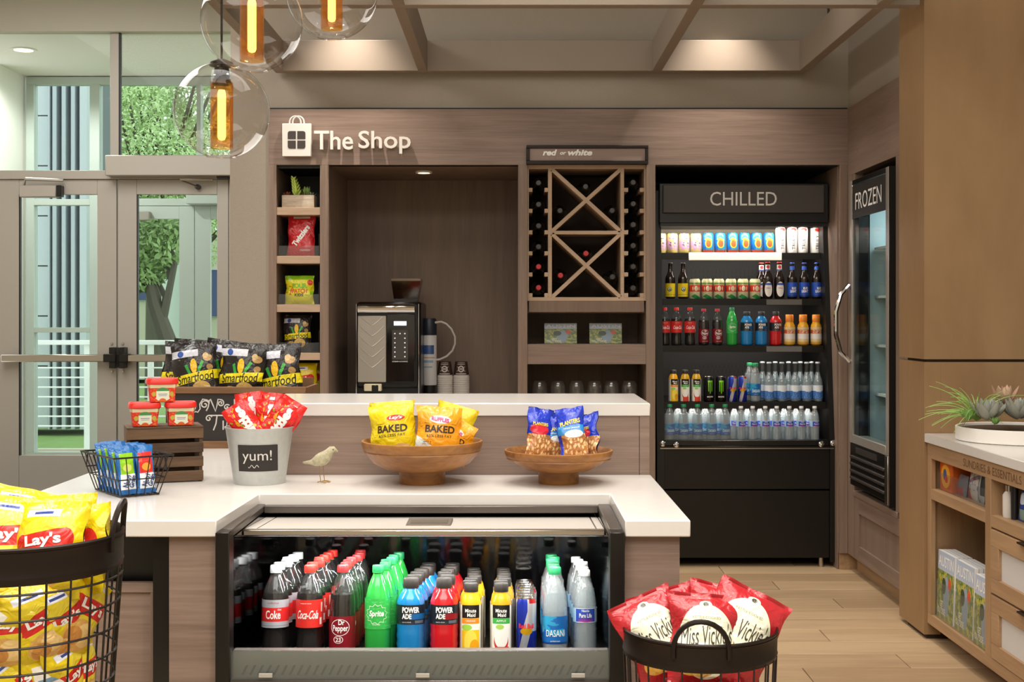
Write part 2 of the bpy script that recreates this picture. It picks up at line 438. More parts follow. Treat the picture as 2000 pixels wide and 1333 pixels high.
# ------------------------------------------------------------------ the setting
YW = 6.80         # back wall plane
YC = 6.776        # cabinetry face
YD = 9.69         # entrance storefront
CZ = 3.9
fl = struct(part('floor', mbox(-5, 3.4, -1.5, 13, -.06, -.008), M('grout', 'a8967c', .8)), 'wood-look tiled floor in front of the shop', 'floor')
m_plank = wood('wood_look_tile', '9c8163', 'b99e7c', 'x', 9, .45, 12, .35, per_object=.4)
random.seed(3)
pm = mbox(-.598, .598, -.098, .098, -.008, 0, b=.0015).mesh('plank', m_plank)
for r_ in range(34):
    yc = 2.6 + r_ * .2
    off = [.0, .42, .84, .21, .63][r_ % 5]
    for k in range(-3, 3):
        xc = k * 1.2 + off + .1
        if yc > 7.1 and xc > -1.2: continue
        if xc - .6 > 2.0 or xc + .6 < -2.9 or (yc < 3.4 and xc < -1.8): continue
        if yc < 6.6 and xc + .6 < .2 and yc > 3.2 and xc > -1.0: continue
        link('plank', pm, fl, (xc, yc, 0))
struct(part('ceiling', mbox(-5, 3.4, -1.5, YD, CZ, CZ + .05), m_plaster), 'plain ceiling high above the shop', 'ceiling')
wb = struct(part('wall_back', MB().box(-1.507, 1.80, YW, YW + .06, 2.47, CZ), m_wall), 'linen-textured wall above the wood fascia', 'wall')
struct(part('wall_left', MB().box(-1.507, -1.298, YC + .01, 7.7, 0, 2.47), m_wall), 'linen-covered wall end beside the entrance doors', 'wall')
wr = struct(part('wall_right', MB().box(1.80, 1.86, 5.6, YW + .06, 2.47, CZ), m_wall), 'linen-textured side wall above the frozen case', 'wall')
we = struct(part('wall_entrance', MB().box(-5, 0, YD - .05, YD + .05, Z(64, YD), CZ), m_plaster), 'painted bulkhead wall above the glass entrance', 'wall')

struct(part('wall_front', mbox(-5, 3.4, -1.56, -1.5, 0, CZ), m_plaster), 'lobby wall behind the viewpoint', 'wall')
struct(part('wall_left', mbox(-5.06, -5, -1.5, YD + .05, 0, CZ), m_plaster), 'far left lobby wall', 'wall')
struct(part('wall_right', mbox(3.4, 3.46, -1.5, 7.8, 0, CZ), m_plaster), 'far right lobby wall', 'wall')
struct(part('wall_back', mbox(-1.45, 3.4, 7.70, 7.78, 0, CZ), m_plaster), 'structural wall behind the built-in cabinetry', 'wall')
struct(part('wall_back', mbox(-.05, 0, 7.78, YD + .05, 0, CZ), m_plaster), 'return wall beside the entrance lobby', 'wall')
# fascia over the cabinetry
fa = struct(part('trim_1', MB().box(-1.298, 1.792, YC, YW + .05, 2.166, 2.463), m_wx), 'wood fascia board carrying the shop lettering', 'fascia')
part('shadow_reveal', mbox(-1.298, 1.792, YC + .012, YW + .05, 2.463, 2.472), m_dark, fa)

# suspended beam trellis
tr = thing('beam_trellis', 'suspended trellis of flat brown beams under the ceiling', 'trellis')
bz0, bz1 = 2.655, 2.818
part('beam', mbox(-1.26, 1.56, 6.71, 6.775, bz0, bz1, b=.002), m_beam, tr)
part('beam', mbox(-1.26, 1.70, 5.29, 5.35, bz0, bz1, b=.002), m_beam, tr)
for x0 in (-1.26, -.497, .742, 1.52):
    part('beam', mbox(x0, x0 + .05, 3.9, 5.29, bz0, bz1, b=.002), m_beam, tr)
    part('beam', mbox(x0, x0 + .05, 5.35, 6.71, bz0, bz1, b=.002), m_beam, tr)
for x0, yy in ((1.545, 6.2), (-1.235, 6.2), (1.545, 4.4), (-1.235, 4.4), (-.47, 5.32), (.767, 5.32)):
    part('hanger_rod', MB().tube([(x0, yy, bz1), (x0, yy, CZ)], .006, 8), m_bronze, tr)

# recessed downlights
k_dl = Kit()
k_dl.add('trim_ring', MB().lathe([(.045, .004), (.045, -.006), (.062, -.006), (.062, .004)], 24), m_white)
k_dl.add('lens', MB().lathe([(0, .0), (.045, .0)], 24), M('downlight_lens', 'fff2dc', .5, emit='ffe2b8', es=6))
for i, (x, y, e, ang) in enumerate(DL):
    t = k_dl.put('recessed_downlight', 'unseen recessed ceiling downlight over the shop, ' + ORD[i] + ' of the row', 'downlight', (x, y, CZ - .002), group='shop ceiling downlights')
    light('downlight_lamp', 'SPOT', (0, 0, -.03), e * 2.3, WARM, .05, spot=ang, blend=.9, parent=t)

# cylinder downlights on stems, just above the trellis
for i, x in enumerate((-.85, 1.10)):
    t = thing('stem_downlight', 'small stem-mounted cylinder downlight above the %s trellis cell' % ('left', 'right')[i], 'downlight', (x, 6.53, 3.20), group='stem downlights above the trellis')
    part('cylinder', MB().lathe([(.03, 0), (.035, .004), (.035, .13), (0, .13)], 20), m_bronze, t)
    part('stem', MB().tube([(0, 0, .13), (0, 0, CZ - 3.20)], .006, 8), m_bronze, t)
    part('lens', MB().lathe([(0, .006), (.03, .006)], 20), MATS['downlight_lens'], t)
    light('stem_lamp', 'SPOT', (0, 0, -.004), 115, WARM, .03, spot=80, blend=1, parent=t)

# ------------------------------------------------------------------ entrance storefront
def fr(y, x0, x1, y0, y1, d=.06, b=.002):
    """frame member given by its picture rectangle on plane y"""
    return mbox(X(x0, y), X(x1, y), y, y + d, Z(y1, y), Z(y0, y), b=b)
def pane(y, x0, x1, y0, y1, d=.006): return mbox(X(x0, y), X(x1, y), y + .025, y + .025 + d, Z(y1, y), Z(y0, y))
w1 = struct(link('window_1', None), 'tall transom glazing above the entrance doors', 'window')
part('mullion', fr(YD, 215, 232, 64, 335), m_alum, w1)
part('mullion', fr(YD, -140, -125, 64, 335), m_alum, w1)
part('header', fr(YD - .02, -140, 700, 333, 350, .1), m_alum, w1)
part('gasket', fr(YD + .0, 232, 235.5, 64, 333, .03, 0), m_dark, w1)
part('pane', pane(YD, -125, 215, 64, 333), m_glass, w1)
part('pane', pane(YD, 232, 700, 64, 333), m_glass, w1)
part('jamb', fr(YD, 447, 700, 350, 966, .08), m_alum, w1)
part('threshold', mbox(X(-140, YD), X(700, YD), YD - .06, YD + .1, 0, .02), m_alum, w1)

def door(name, x0, x1, gl, gr, lab):
    d = struct(link(name, None), lab, 'door')
    part('stile', fr(YD, x0, gl, 351, 963, .05), m_alum, d); part('stile', fr(YD, gr, x1, 351, 963, .05), m_alum, d)
    part('rail', fr(YD, gl, gr, 351, 380, .05), m_alum, d); part('rail', fr(YD, gl, gr, 890, 963, .05), m_alum, d)
    part('pane', pane(YD, gl, gr, 380, 890), m_glass, d)
    part('gasket', fr(YD - .002, gl, gl + 2.5, 380, 890, .03, 0), m_dark, d)
    return d
d1 = door('door_1', -2, 227.5, 37, 190, 'left leaf of the aluminium glass entrance doors')
d2 = door('door_2', 230, 446, 267, 424, 'right leaf of the aluminium glass entrance doors')
part('panic_bar', fr(YD - .09, 1, 205, 693, 707.5, .045, .006), m_steel, d1)
part('panic_bar', fr(YD - .09, 248, 444, 693, 707.5, .045, .006), m_steel, d2)
for d, a, b_ in ((d1, 201, 225.5), (d2, 232, 249)):
    l = part('latch', fr(YD - .1, a, b_, 692, 708, .1, .004), m_black, d)
    part('latch_case', fr(YD - .09, (a + b_) / 2 - 1 if d is d1 else 232, 225.5 if d is d1 else (a + b_) / 2 + 2, 679, 720, .09, .004), m_black, d)
    for yy in (672, 726):
        xx = 218.5 if d is d1 else 240
        part('bolt', MB().lathe([(0, .006), (.009, .006), (.011, 0)], 12), m_steel, d, loc=(X(xx, YD), YD - .002, Z(yy, YD)), rot=(R(90), 0, 0))
cl = tag(part('door_closer', fr(YD - .08, 37, 109, 362, 385, .08, .006), m_alum), 'grey door closer box on the left entrance leaf', 'door closer')
part('arm', MB().tube([(X(52, YD), YD - .05, Z(362, YD)), (X(60, YD), YD - .1, Z(352, YD)), (X(128, YD), YD - .05, Z(354, YD))], .012, 6), m_alum, cl)
part('end_cap', fr(YD - .078, 109, 119, 362, 384, .07, .004), m_black, cl)
op = tag(part('door_operator', fr(YD - .14, 205, 520, 303, 343, .14, .006), m_alum), 'long grey door operator box above the right entrance leaf', 'door operator')
part('spindle', fr(YD - .1, 423, 446, 343, 349, .05, .002), m_black, op)
part('arm', MB().tube([(X(420, YD), YD - .08, Z(353, YD)), (X(362, YD), YD - .14, Z(355, YD)), (X(388, YD), YD - .03, Z(366, YD))], .008, 6), m_steel, op)
part('pivot', MB().lathe([(0, .03), (.02, .03), (.02, 0)], 12), m_black, op, loc=(X(388, YD), YD - .01, Z(366, YD)), rot=(R(90), 0, 0))

# vestibule
YO = 11.43
vz = Z(64, YD)
struct(part('ceiling', mbox(-4.7, 1, YD + .05, YO + .1, vz, vz + .05), m_white), 'white vestibule ceiling beyond the entrance glass', 'ceiling')
struct(part('wall_left', MB().box(-4.75, -4.40, YD + .05, YO + .1, 0, .12).box(-4.75, -4.40, 10.9, YO + .1, .12, vz).box(-4.75, -4.42, 10.2, 10.32, .12, vz), m_white), 'white side wall of the vestibule', 'wall')
vl = k_dl.put('recessed_downlight', 'lit recessed downlight in the vestibule ceiling', 'downlight', (X(46, 10.3), 10.3, vz - .002))
vl.scale = (1.7, 1.7, 1)
light('vestibule_lamp', 'SPOT', (0, 0, -.03), 115, NEUT, .05, spot=150, blend=.6, parent=vl)
w2 = struct(link('window_2', None), 'outer vestibule storefront glazing seen through the doors', 'window')
for a, b_, c, d in ((51, 66, 165, 884), (175, 194, 165, 900), (384, 392, 165, 388), (340, 352, 165, 388)):
    if a == 340: continue
    part('mullion', fr(YO, a, b_, c, d, .1), m_alum2, w2)
for a, b_, c, d in ((51, 520, 150, 165), (66, 175, 389, 401), (194, 520, 388, 402), (66, 175, 640, 650), (51, 194, 884, 918)):
    part('rail', fr(YO, a, b_, c, d, .09), m_alum2, w2)
part('pane', pane(YO, 66, 175, 165, 389), m_glass, w2); part('pane', pane(YO, 194, 520, 165, 388), m_glass, w2)
part('pane', pane(YO, 66, 175, 401, 640), m_glass, w2); part('pane', pane(YO, 66, 175, 650, 884), m_glass, w2)
for nm, xs in (('door_3', (196, 222, 350, 379)), ('door_4', (381, 411, 520, 545))):
    d = struct(link(nm, None), ('left' if nm == 'door_3' else 'right') + ' leaf of the outer vestibule doors', 'door')
    part('stile', fr(YO, xs[0], xs[1], 403, 905, .05), m_alum2, d); part('stile', fr(YO, xs[2], xs[3], 403, 905, .05), m_alum2, d)
    part('rail', fr(YO, xs[1], xs[2], 403, 428, .05), m_alum2, d); part('rail', fr(YO, xs[1], xs[2], 852, 905, .05), m_alum2, d)
    part('pane', pane(YO, xs[1], xs[2], 428, 852), m_glass, d)
c2 = tag(part('door_closer', fr(YO - .08, 268, 291, 413, 430, .08, .005), m_alum), 'small door closer on the outer vestibule door', 'door closer')
o2 = tag(part('door_operator', fr(YO - .12, 363, 520, 380, 398, .12, .005), m_alum2), 'pale operator box over the outer vestibule doors', 'door operator')
tag(part('entrance_mat', mbox(-4.2, -2.4, 8.2, 9.55, 0, .012, b=.003), M('mat_pile', '22303a', .95, bump=.6, bscale=300)), 'dark blue-grey entrance mat inside the doors', 'mat')

# ------------------------------------------------------------------ outdoors
struct(part('floor', mbox(-30, 25, YO + .11, 13.6, -.16, -.06), M('paving', 'cfcdc6', .8, var=.05)), 'pale paving outside the doors', 'paving')
g = part('ground', mbox(-30, 25, 13.6, 60, -.2, -.08), M('lawn', '7f9c58', .95, var=.25, vscale=6)); struct(g, 'green lawn beyond the paving', 'lawn')
fac = thing('facade', 'pale building wall with vertical grey and white ribs', 'building')
YF = 15.2
m_pan = M('facade_panel', 'bcc1c5', .6); m_rib = M('facade_rib_white', 'aeb4ba', .5); m_gap = M('facade_grey', '5c6368', .6)
xa = X(68, YF); 
zz = [0, .75, 1.35, 1.95, 2.55, 3.15, 3.75, 4.35, 4.95, 5.6]
for a, b_ in zip(zz, zz[1:]): part('panel', mbox(xa - 1.2, X(94, YF), YF, YF + .3, a + .012, b_, b=.004), m_pan, fac)
part('recess', mbox(xa - 1.2, X(172, YF), YF + .2, YF + .9, 0, 5.6), m_gap, fac)
for a, b_ in ((96, 100), (105, 113), (123, 131), (141, 149), (158, 172)):
    part('rib', mbox(X(a, YF), X(b_, YF), YF - .05, YF + .22, 0, 5.6, b=.004), m_rib if a < 150 else m_pan, fac)
rail = thing('railing', 'white metal railing with thin horizontal wires outside', 'railing')
m_rail = M('railing_paint', 'f2f3f0', .5)
YR = 13.4
for xp in (-60, 164, 288, 420): part('post', mbox(X(xp, YR), X(xp + 10, YR), YR, YR + .05, -.07, Z(668, YR)), m_rail, rail)
part('top_rail', mbox(X(-80, YR), X(560, YR), YR - .03, YR + .07, Z(674, YR), Z(665, YR), b=.006), m_rail, rail)
for k in range(8):
    zc = Z(700 + k * 19, YR); part('wire', MB().tube([(X(-80, YR), YR + .02, zc), (X(560, YR), YR + .02, zc)], .009, 5), m_rail, rail)
bl = thing('office_building', 'beige building with dark blue windows beyond the trees', 'building')
YB = 27.
part('wall', mbox(X(150, YB), X(640, YB), YB, YB + 3, 0, Z(450, YB)), M('beige_render', 'cdc6b4', .8), bl)
part('annex', mbox(X(318, YB), X(352, YB), YB - 1, YB - .01, 0, Z(380, YB)), M('pale_render', 'd5dcdb', .8), bl)
for a, b_, c, d in ((262, 286, 526, 588), (196, 240, 526, 588), (410, 440, 526, 620)):
    wn = part('window', fr(YB - .06, a, b_, c, d, .05, .01), m_alum2, bl)
    part('pane', fr(YB - .08, a + 1.2, b_ - 1.2, c + 1.5, d - 1.5, .02, 0), M('blue_glass', '2b3f74', .15), wn)

def leafcloud(n, blobs, size, seed):
    rnd = random.Random(seed); mb = MB()
    for _ in range(n):
        bx, by, bz, br = rnd.choice(blobs)
        while True:
            d = Vector((rnd.uniform(-1, 1), rnd.uniform(-1, 1), rnd.uniform(-1, 1)))
            if .1 < d.length < 1: break
        d = d.normalized() * (d.length ** .5)
        p = Vector((bx, by, bz)) + d * br
        a = Vector((rnd.gauss(0, 1), rnd.gauss(0, 1), rnd.gauss(0, 1))).normalized(); b = a.orthogonal().normalized()
        L = size * rnd.uniform(.6, 1.3)
        mb.add([p - a * L, p + b * L * .45, p + a * L, p - b * L * .45], [(0, 1, 2, 3)])
    return mb
def tree(lab, x, y, h, blobs, n, leafc, seed, lean=0, size=.09):
    t = thing('tree', lab, 'tree', (x, y, -.08), group='trees beyond the railing')
    mb = MB(); mb.tube([(0, 0, 0), (lean * .3, 0, h * .3), (lean * .75, 0, h * .55), (lean, 0, h * .75)], [.16, .13, .09, .05], 8)
    part('trunk', mb, M('bark', '5d564c', .9), t)
    br = MB()
    for bx, by, bz, r_ in blobs: br.tube([(lean * .6, 0, h * .45), (bx * .6, by * .6, bz * .8), (bx, by, bz)], [.06, .04, .015], 5)
    part('branch', br, MATS['bark'], t)
    f = part('foliage', leafcloud(n, blobs, size, seed), M(leafc[0], leafc[1], .6, var=.35, vscale=3), t); f['kind'] = 'stuff'
    return t
rnd = random.Random(8)
def blobs(n, rx, ry, z0, z1, br): return [(rnd.uniform(-rx, rx), rnd.uniform(-ry, ry), rnd.uniform(z0, z1), br * rnd.uniform(.7, 1.2)) for _ in range(n)]
tree('broad leafy tree behind the transom glass', X(300, 22), 22, 7, blobs(46, 1.9, 1.0, 2.9, 6.0, .65), 46000, ('leaf_light', 'c4d9a0'), 2, 0, .04)
tree('second leafy tree beside the ribbed building', X(205, 33), 33, 9, blobs(30, 1.3, 1.0, 2.2, 8.6, .9), 24000, ('leaf_mid', 'b8d092'), 5, 0, .055)
tree('leaning tree with a bare grey trunk seen through the right leaf', X(366, 16), 16, 2.9, [(-.35, 0, 2.35, .35), (-.5, .1, 2.1, .3), (-.25, -.1, 2.6, .3), (-.62, 0, 1.95, .22)], 2600, ('leaf_dark', '8fa86c'), 9, -.55, .05)
tree('far leafy tree right of the outer doors', X(470, 38), 38, 8, blobs(20, 1.6, 1.0, 1.6, 8.0, .9), 8000, ('leaf_light', 'c4d9a0'), 12, 0, .08)

# ------------------------------------------------------------------ back cabinetry
YN = 7.56
# snack shelf column
s1 = thing('snack_shelf', 'narrow wood snack shelf column with dark back, left of coffee niche', 'shelf')
part('side_panel', mbox(-1.298, -1.257, YC, 7.3, 0, 2.166, b=.001), m_wz, s1)
part('side_panel', mbox(-1.025, -.984, YC, YN, 0, 2.166, b=.001), m_wz, s1)
part('back_panel', mbox(-1.257, -1.025, 7.2, 7.22, 0, 2.166), m_dark, s1)
SH = []
for a, b_ in ((405, 420), (500, 515), (595, 610), (690, 704), (785, 799)):
    part('shelf', mbox(-1.257, -1.025, YC + .004, 7.2, Z(b_, YC), Z(a, YC), b=.001), m_ash, s1); SH.append(Z(a, YC))
part('base_panel', mbox(-1.257, -1.025, YC + .004, YC + .03, 0, Z(799, YC)), m_wz, s1)
part('top_panel', mbox(-1.257, -1.025, YC + .03, 7.22, 2.15, 2.17), m_dark, s1)
for i in (1, 2, 3, 4):
    z0 = SH[i]
    tg = thing('acrylic_bin', 'clear acrylic bin holding the ' + ['', 'red licorice bag', 'sour candy bag', 'popcorn bag', 'yellow chip bags'][i] + ' on the snack shelf', 'bin')
    part('front_lip', mbox(-1.25, -1.032, YC + .02, YC + .023, z0, z0 + .055), m_acryl, tg)
    for xx in (-1.25, -1.035): part('side_wall', mbox(xx, xx + .003, YC + .023, YC + .25, z0, z0 + .12), m_acryl, tg)
    part('floor_sheet', mbox(-1.25, -1.032, YC + .02, YC + .25, z0, z0 + .002), m_acryl, tg)
# coffee niche
cn = thing('coffee_niche', 'tall wood-lined niche behind the coffee machine', 'niche')
part('back_panel', mbox(-.984, .033, YN, YN + .02, .9, 2.166), m_niche, cn)
part('top_panel', mbox(-.984, .033, YC + .03, YN, 2.166, 2.19), m_niche, cn)
part('worktop', mbox(-.984, .033, YC - .02, YN, .86, .9, b=.003), m_quartz, cn)
part('base_panel', mbox(-.984, .033, YC, YC + .03, 0, .86), m_wz, cn)
part('side_lining', mbox(-.984, -.979, YC + .002, YN, .9, 2.166), m_wz, cn)
nl = k_dl.put('recessed_downlight', 'small puck light in the coffee niche ceiling', 'downlight', (X(828, 7.1), 7.1, 2.163)); nl.scale = (.75, .75, 1)
light('puck_lamp', 'SPOT', (0, 0, -.02), 5, WARM, .03, spot=110, blend=.8, parent=nl)
# wine cabinet
wc = thing('wine_cabinet', 'wood wine cabinet with cross lattice bottle rack', 'wine rack')
part('side_panel', mbox(.033, .082, YC, YN, 0, 2.166, b=.001), m_wz, wc)
part('side_panel', mbox(.716, .765, YC, YN, 0, 2.166, b=.001), m_wz, wc)
part('back_panel', mbox(.082, .716, 7.25, 7.27, 0, 2.166), M('wine_back', '54433a', .7), wc)
YL = YC + .02
def wx(px): return X(px, YL)
def wzz(py): return Z(py, YL)
DPT = .3
def rk(a, b_, c, d, nm='rail', mt=m_ash): part(nm, mbox(wx(a), wx(b_), YL, YL + DPT, wzz(d), wzz(c), b=.001), mt, wc)
rk(1030, 1262, 322, 330, 'top_rail'); rk(1030, 1033, 330, 588, 'rack_post'); rk(1258, 1262, 330, 588, 'rack_post')
rk(1070.5, 1078, 330, 582, 'rack_post'); rk(1212, 1219, 330, 582, 'rack_post'); rk(1033, 1258, 581, 588, 'bottom_rail')
rk(1078, 1212, 451, 458, 'middle_rail')
for yb in (371, 412, 454, 495, 536.5, 577):
    for a, b_ in ((1033, 1040), (1063.5, 1070.5), (1219, 1227), (1250, 1258)): rk(a, b_, yb - 4, yb + 4, 'bottle_cleat')
for c, d in ((331, 452), (457, 581)):
    part('diagonal_slat', MB().bar((wx(1078), YL, wzz(c)), (wx(1212), YL, wzz(d)), .020, DPT), m_ash, wc)
    part('diagonal_slat', MB().bar((wx(1078), YL + .001, wzz(d)), (wx(1212), YL + .001, wzz(c)), .020, DPT - .002), m_ash, wc)
rk(1033, 1258, 588, 610, 'valance', m_niche)
part('valance_inner', mbox(.082, .716, YL + .05, YL + .06, Z(612, YL), Z(588, YL)), m_niche, wc)
part('shelf', mbox(.082, .716, YC + .004, 7.25, Z(712, YC), Z(673, YC), b=.001), m_wx, wc)
part('shelf', mbox(.082, .716, YC + .004, 7.25, .80, .90, b=.001), m_wx, wc)
part('base_panel', mbox(.082, .716, YC + .004, YC + .03, 0, .80), m_wz, wc)
part('top_panel', mbox(.082, .716, YC + .03, 7.27, 2.15, 2.17), m_niche, wc)
part('back_lining', mbox(.082, .716, 7.24, 7.25, .9, Z(588, YC)), m_niche, wc)
# wine bottles lying in the rack
k_w = {}
for nm, capc in (('dark', '3c3a3a'), ('red', 'b5333c')):
    k = Kit()
    k.add('bottle_body', MB().lathe([(0, 0), (.013, 0), (.0145, .01), (.0145, .07), (.022, .09), (.038, .12), (.038, .29), (.03, .298), (0, .298)], 20), M('dark_wine_glass', '0d0f0c', .08, coat=.3))
    k.add('capsule', MB().lathe([(0, -.004), (.0125, -.004), (.0152, 0), (.0152, .06)], 18), M('capsule_' + nm, capc, .3, .3))
    k_w[nm] = k
wine = [(1052, y, 'dark', 'left') for y in (357, 399, 441, 482)] + [(1052, 521, 'red', 'left'), (1052, 562, 'red', 'left')] + \
       [(1237, y, 'dark', 'right') for y in (356, 398, 439, 480, 521, 563)]
cnt = {}
for px, py, nm, sd in wine:
    cnt[sd] = cnt.get(sd, 0) + 1
    k_w[nm].put('wine_bottle', 'wine bottle with %s capsule, %s from top in the %s column of the rack' % (nm, ORD[cnt[sd] - 1], sd), 'wine bottle',
                (wx(px), YL + .012, wzz(py)), (R(-90), 0, 0), 'wine bottles in the rack')
for px, py, nm, lb in ((1144, 364, 'dark', 'top cell of the upper cross'), (1094, 411, 'dark', 'left cell of the upper cross'), (1196, 411, 'dark', 'right cell of the upper cross'),
                       (1145, 495, 'red', 'top cell of the lower cross'), (1095, 538, 'red', 'left cell of the lower cross'), (1197, 541, 'dark', 'right cell of the lower cross')):
    k_w[nm].put('wine_bottle', 'wine bottle with %s capsule in the %s' % (nm, lb), 'wine bottle', (wx(px), YL + .02, wzz(py)), (R(-90), 0, 0), 'wine bottles in the rack')
# sign over the rack
sg = thing('wine_sign', 'framed red or white sign above the wine rack', 'sign')
YS = YC - .035
part('panel', mbox(X(1034, YS), X(1261, YS), YS + .004, YC, Z(314, YS), Z(290, YS)), M('sign_panel', '8f7a70', .5), sg)
for a, b_, c, d in ((1028, 1266, 284, 290), (1028, 1266, 314, 321), (1028, 1034.5, 290, 314), (1260, 1266, 290, 314)):
    part('frame', mbox(X(a, YS), X(b_, YS), YS - .006, YC, Z(d, YS), Z(c, YS), b=.002), m_bronze, sg)
for s, cx, cyy, w_, h_, bo in (('red', 1074, 298, 28, 12, .02), ('or', 1100, 299.5, 12, 5.5, .015), ('white', 1133, 298, 48, 12, .02)):
    link('lettering', letter_mesh(s, flat(X(cx, YS), YS + .004, Z(cyy, YS), .001), w_ * YS / F, h_ * YS / F, bold=bo * 2, shear=.25, mat=m_white_print), sg)
link('lettering', letter_mesh('CHILLED WINE IN WINE COOLER', flat(X(1108, YS), YS + .004, Z(309, YS), .001), 98 * YS / F, 4 * YS / F, mat=M('tan_print', 'a8948a', .5)), sg)
# magazines on the wine cabinet shelf
m_mag = printed('magazine_cover', '7d8a58', [('n', 0, 0, 1, 1, 7, .5, 'b8b04a'), ('n', 0, .1, 1, .8, 11, .56, '4c7434'), ('e', .55, .36, .16, .3, '8fa3b4'), ('e', .74, .56, .09, .09, 'd8502c'), ('r', 0, .72, 1, 1, 'b3c0d6'), ('e', .40, .5, .12, .12, '30422a')], .3)
def magazine(lab, loc, rot, wd, ht, grp, th=.006):
    t = thing('magazine', lab, 'magazine', loc, rot, grp)
    def cov(u, v): return ((u - .5) * wd, -th / 2 - .0004, v * ht)
    part('pages', mbox(-wd / 2, wd / 2, -th / 2, th / 2, 0, ht), m_white_print, t)
    c = part('cover', MB().grid(cov, 1, 1), m_mag, t)
    fm = lambda a, b: (a, -th / 2 - .0012, b)
    link('lettering', letter_mesh('AUSTIN', fm, wd * .9, ht * .16, (0, ht * .86), bold=.01, mat=m_white_print), c)
    link('lettering', letter_mesh('GET\nOUTSIDE', fm, wd * .45, ht * .2, (-wd * .2, ht * .17), bold=.01, mat=m_white_print, line=.8), c)
    return t
zs = Z(673, YC)
for px, lb in ((1095, 'left'), (1183, 'right')):
    magazine('city magazine leaning on the shelf below the wine rack, ' + lb + ' of the pair', (X(px, 6.98), 6.98, zs), (R(-8), 0, 0), .178, .112, 'magazines below the wine rack')
# upside-down wine glasses
k_g = Kit()
k_g.add('bowl', MB().lathe([(.032, 0), (.036, .02), (.040, .06), (.036, .09), (.018, .115), (.004, .122)], 20), thin('glassware', 'f3f3f0', .10, .03, milk=.03, edge=.6))
k_g.add('stem', MB().lathe([(.004, .12), (.0035, .17), (.006, .185), (.032, .19), (.032, .192), (0, .192)], 16), MATS['glassware'])
k_t = Kit()
k_t.add('bowl', MB().lathe([(.033, 0), (.039, .02), (.043, .055), (.041, .085), (.03, .105), (.0, .108)], 20), MATS['glassware'])
for i, px in enumerate((1054, 1090, 1126, 1161, 1194, 1229)):
    k_t.put('wine_glass', 'upturned stemless wine glass, ' + ORD[i] + ' from left under the shelf', 'glass', (X(px, 6.93), 6.93, .9), (0, 0, 0), 'upturned glasses in the wine cabinet')

# shop sign
sh = thing('shop_sign', 'white raised The Shop lettering with shopping bag symbol', 'sign')
YG = YC - .02
def gx(p): return X(p, YG)
def gz(p): return Z(p, YG)
m_sign = M('sign_white', 'e4dfd8', .5)
part('bag_plate', mbox(gx(552), gx(608), YG - .012, YC - .004, gz(306), gz(242), b=.002), m_sign, sh)
def rsq(cx, cz, s_, rr, keep):
    pts = []
    for qx, qz, a0 in ((1, 1, 0), (-1, 1, 90), (-1, -1, 180), (1, -1, 270)):
        r_ = rr if (qx, qz) == keep else .002
        for k in range(5): 
            a = R(a0 + 22.5 * k); pts.append((cx + qx * (s_ - r_) + r_ * cos(a), cz + qz * (s_ - r_) + r_ * sin(a)))
    return pts
for qx, qz in ((-1, 1), (1, 1), (-1, -1), (1, -1)):
    cx = gx(580 + qx * 9.3); cz = gz(274 - qz * 9.3)
    part('bag_window', MB().prism(rsq(cx, cz, .0215, .012, (qx, qz)), 'y', YG - .0135, YG - .012), M('sign_dark', '3a322d', .5), sh)
for dx in (-3, 3):
    pts = [(gx(580 + dx) + .030 * cos(a), YG - .004, gz(240) + .034 * sin(a)) for a in [pi * k / 14 for k in range(15)]]
    part('bag_handle', MB().tube([(pts[0][0], YG - .004, gz(246))] + pts + [(pts[-1][0], YG - .004, gz(246))], .0045, 8), m_sign, sh)
solid_letters('The', sh, m_sign, 76 * YG / F, 37 * YG / F, (gx(652), YG - .002, gz(274.5)), .02, bold=.012)
solid_letters('Shop', sh, m_sign, 102 * YG / F, 45 * YG / F, (gx(751.5), YG - .002, gz(278.5)), .02, bold=.012)

# ------------------------------------------------------------------ chilled case alcove and case
al = struct(link('trim_2', None), 'dark alcove around the chilled case', 'alcove')
part('back_lining', mbox(.765, 1.749, 7.62, 7.64, 0, 2.166), m_dark, al)
part('top_lining', mbox(.765, 1.749, YC + .03, 7.62, 2.16, 2.18), m_dark, al)
part('side_lining', mbox(1.742, 1.749, YC + .03, 7.62, 0, 2.16), m_wz, al)
part('stile', mbox(1.749, 1.792, YC, YC + .06, .09, 2.166, b=.001), m_wz, al)
cc = thing('chilled_case', 'tall black open chilled drinks case with CHILLED header', 'refrigerator')
YK = 6.85
prof = [(YK, 0.03), (YK, .66), (7.0, 1.80), (7.0, 2.05), (7.6, 2.05), (7.6, .03)]
for x0, x1 in ((.783, .822), (1.715, 1.752)): part('side_panel', MB().prism(prof, 'x', x0, x1), m_black, cc)
def kx(p, y=YK): return X(p, y)
part('base_panel', mbox(.822, 1.715, YK + .012, YK + .04, .05, .415, b=.002), m_black, cc)
part('base_panel', mbox(.822, 1.715, YK + .008, YK + .04, .422, .655, b=.002), m_black, cc)
part('front_sill', mbox(.822, 1.715, YK + .01, YK + .09, Z(872, YK), Z(861, YK), b=.003), m_black2, cc)
part('sill_trim', mbox(.80, 1.735, YK - .004, YK + .02, Z(877.5, YK), Z(875.5, YK)), m_steel, cc)
for px, py in ((1321, 870), (1605, 868), (1294, 868), (1628, 866)):
    part('rivet', MB().lathe([(0, .008), (.012, .006), (.017, 0)], 14), m_chrome, cc, loc=(kx(px), YK, Z(py, YK)), rot=(R(90), 0, 0))
part('back_panel', mbox(.822, 1.715, 7.5, 7.6, .4, 1.95), M('case_back', '2a2523', .5), cc)
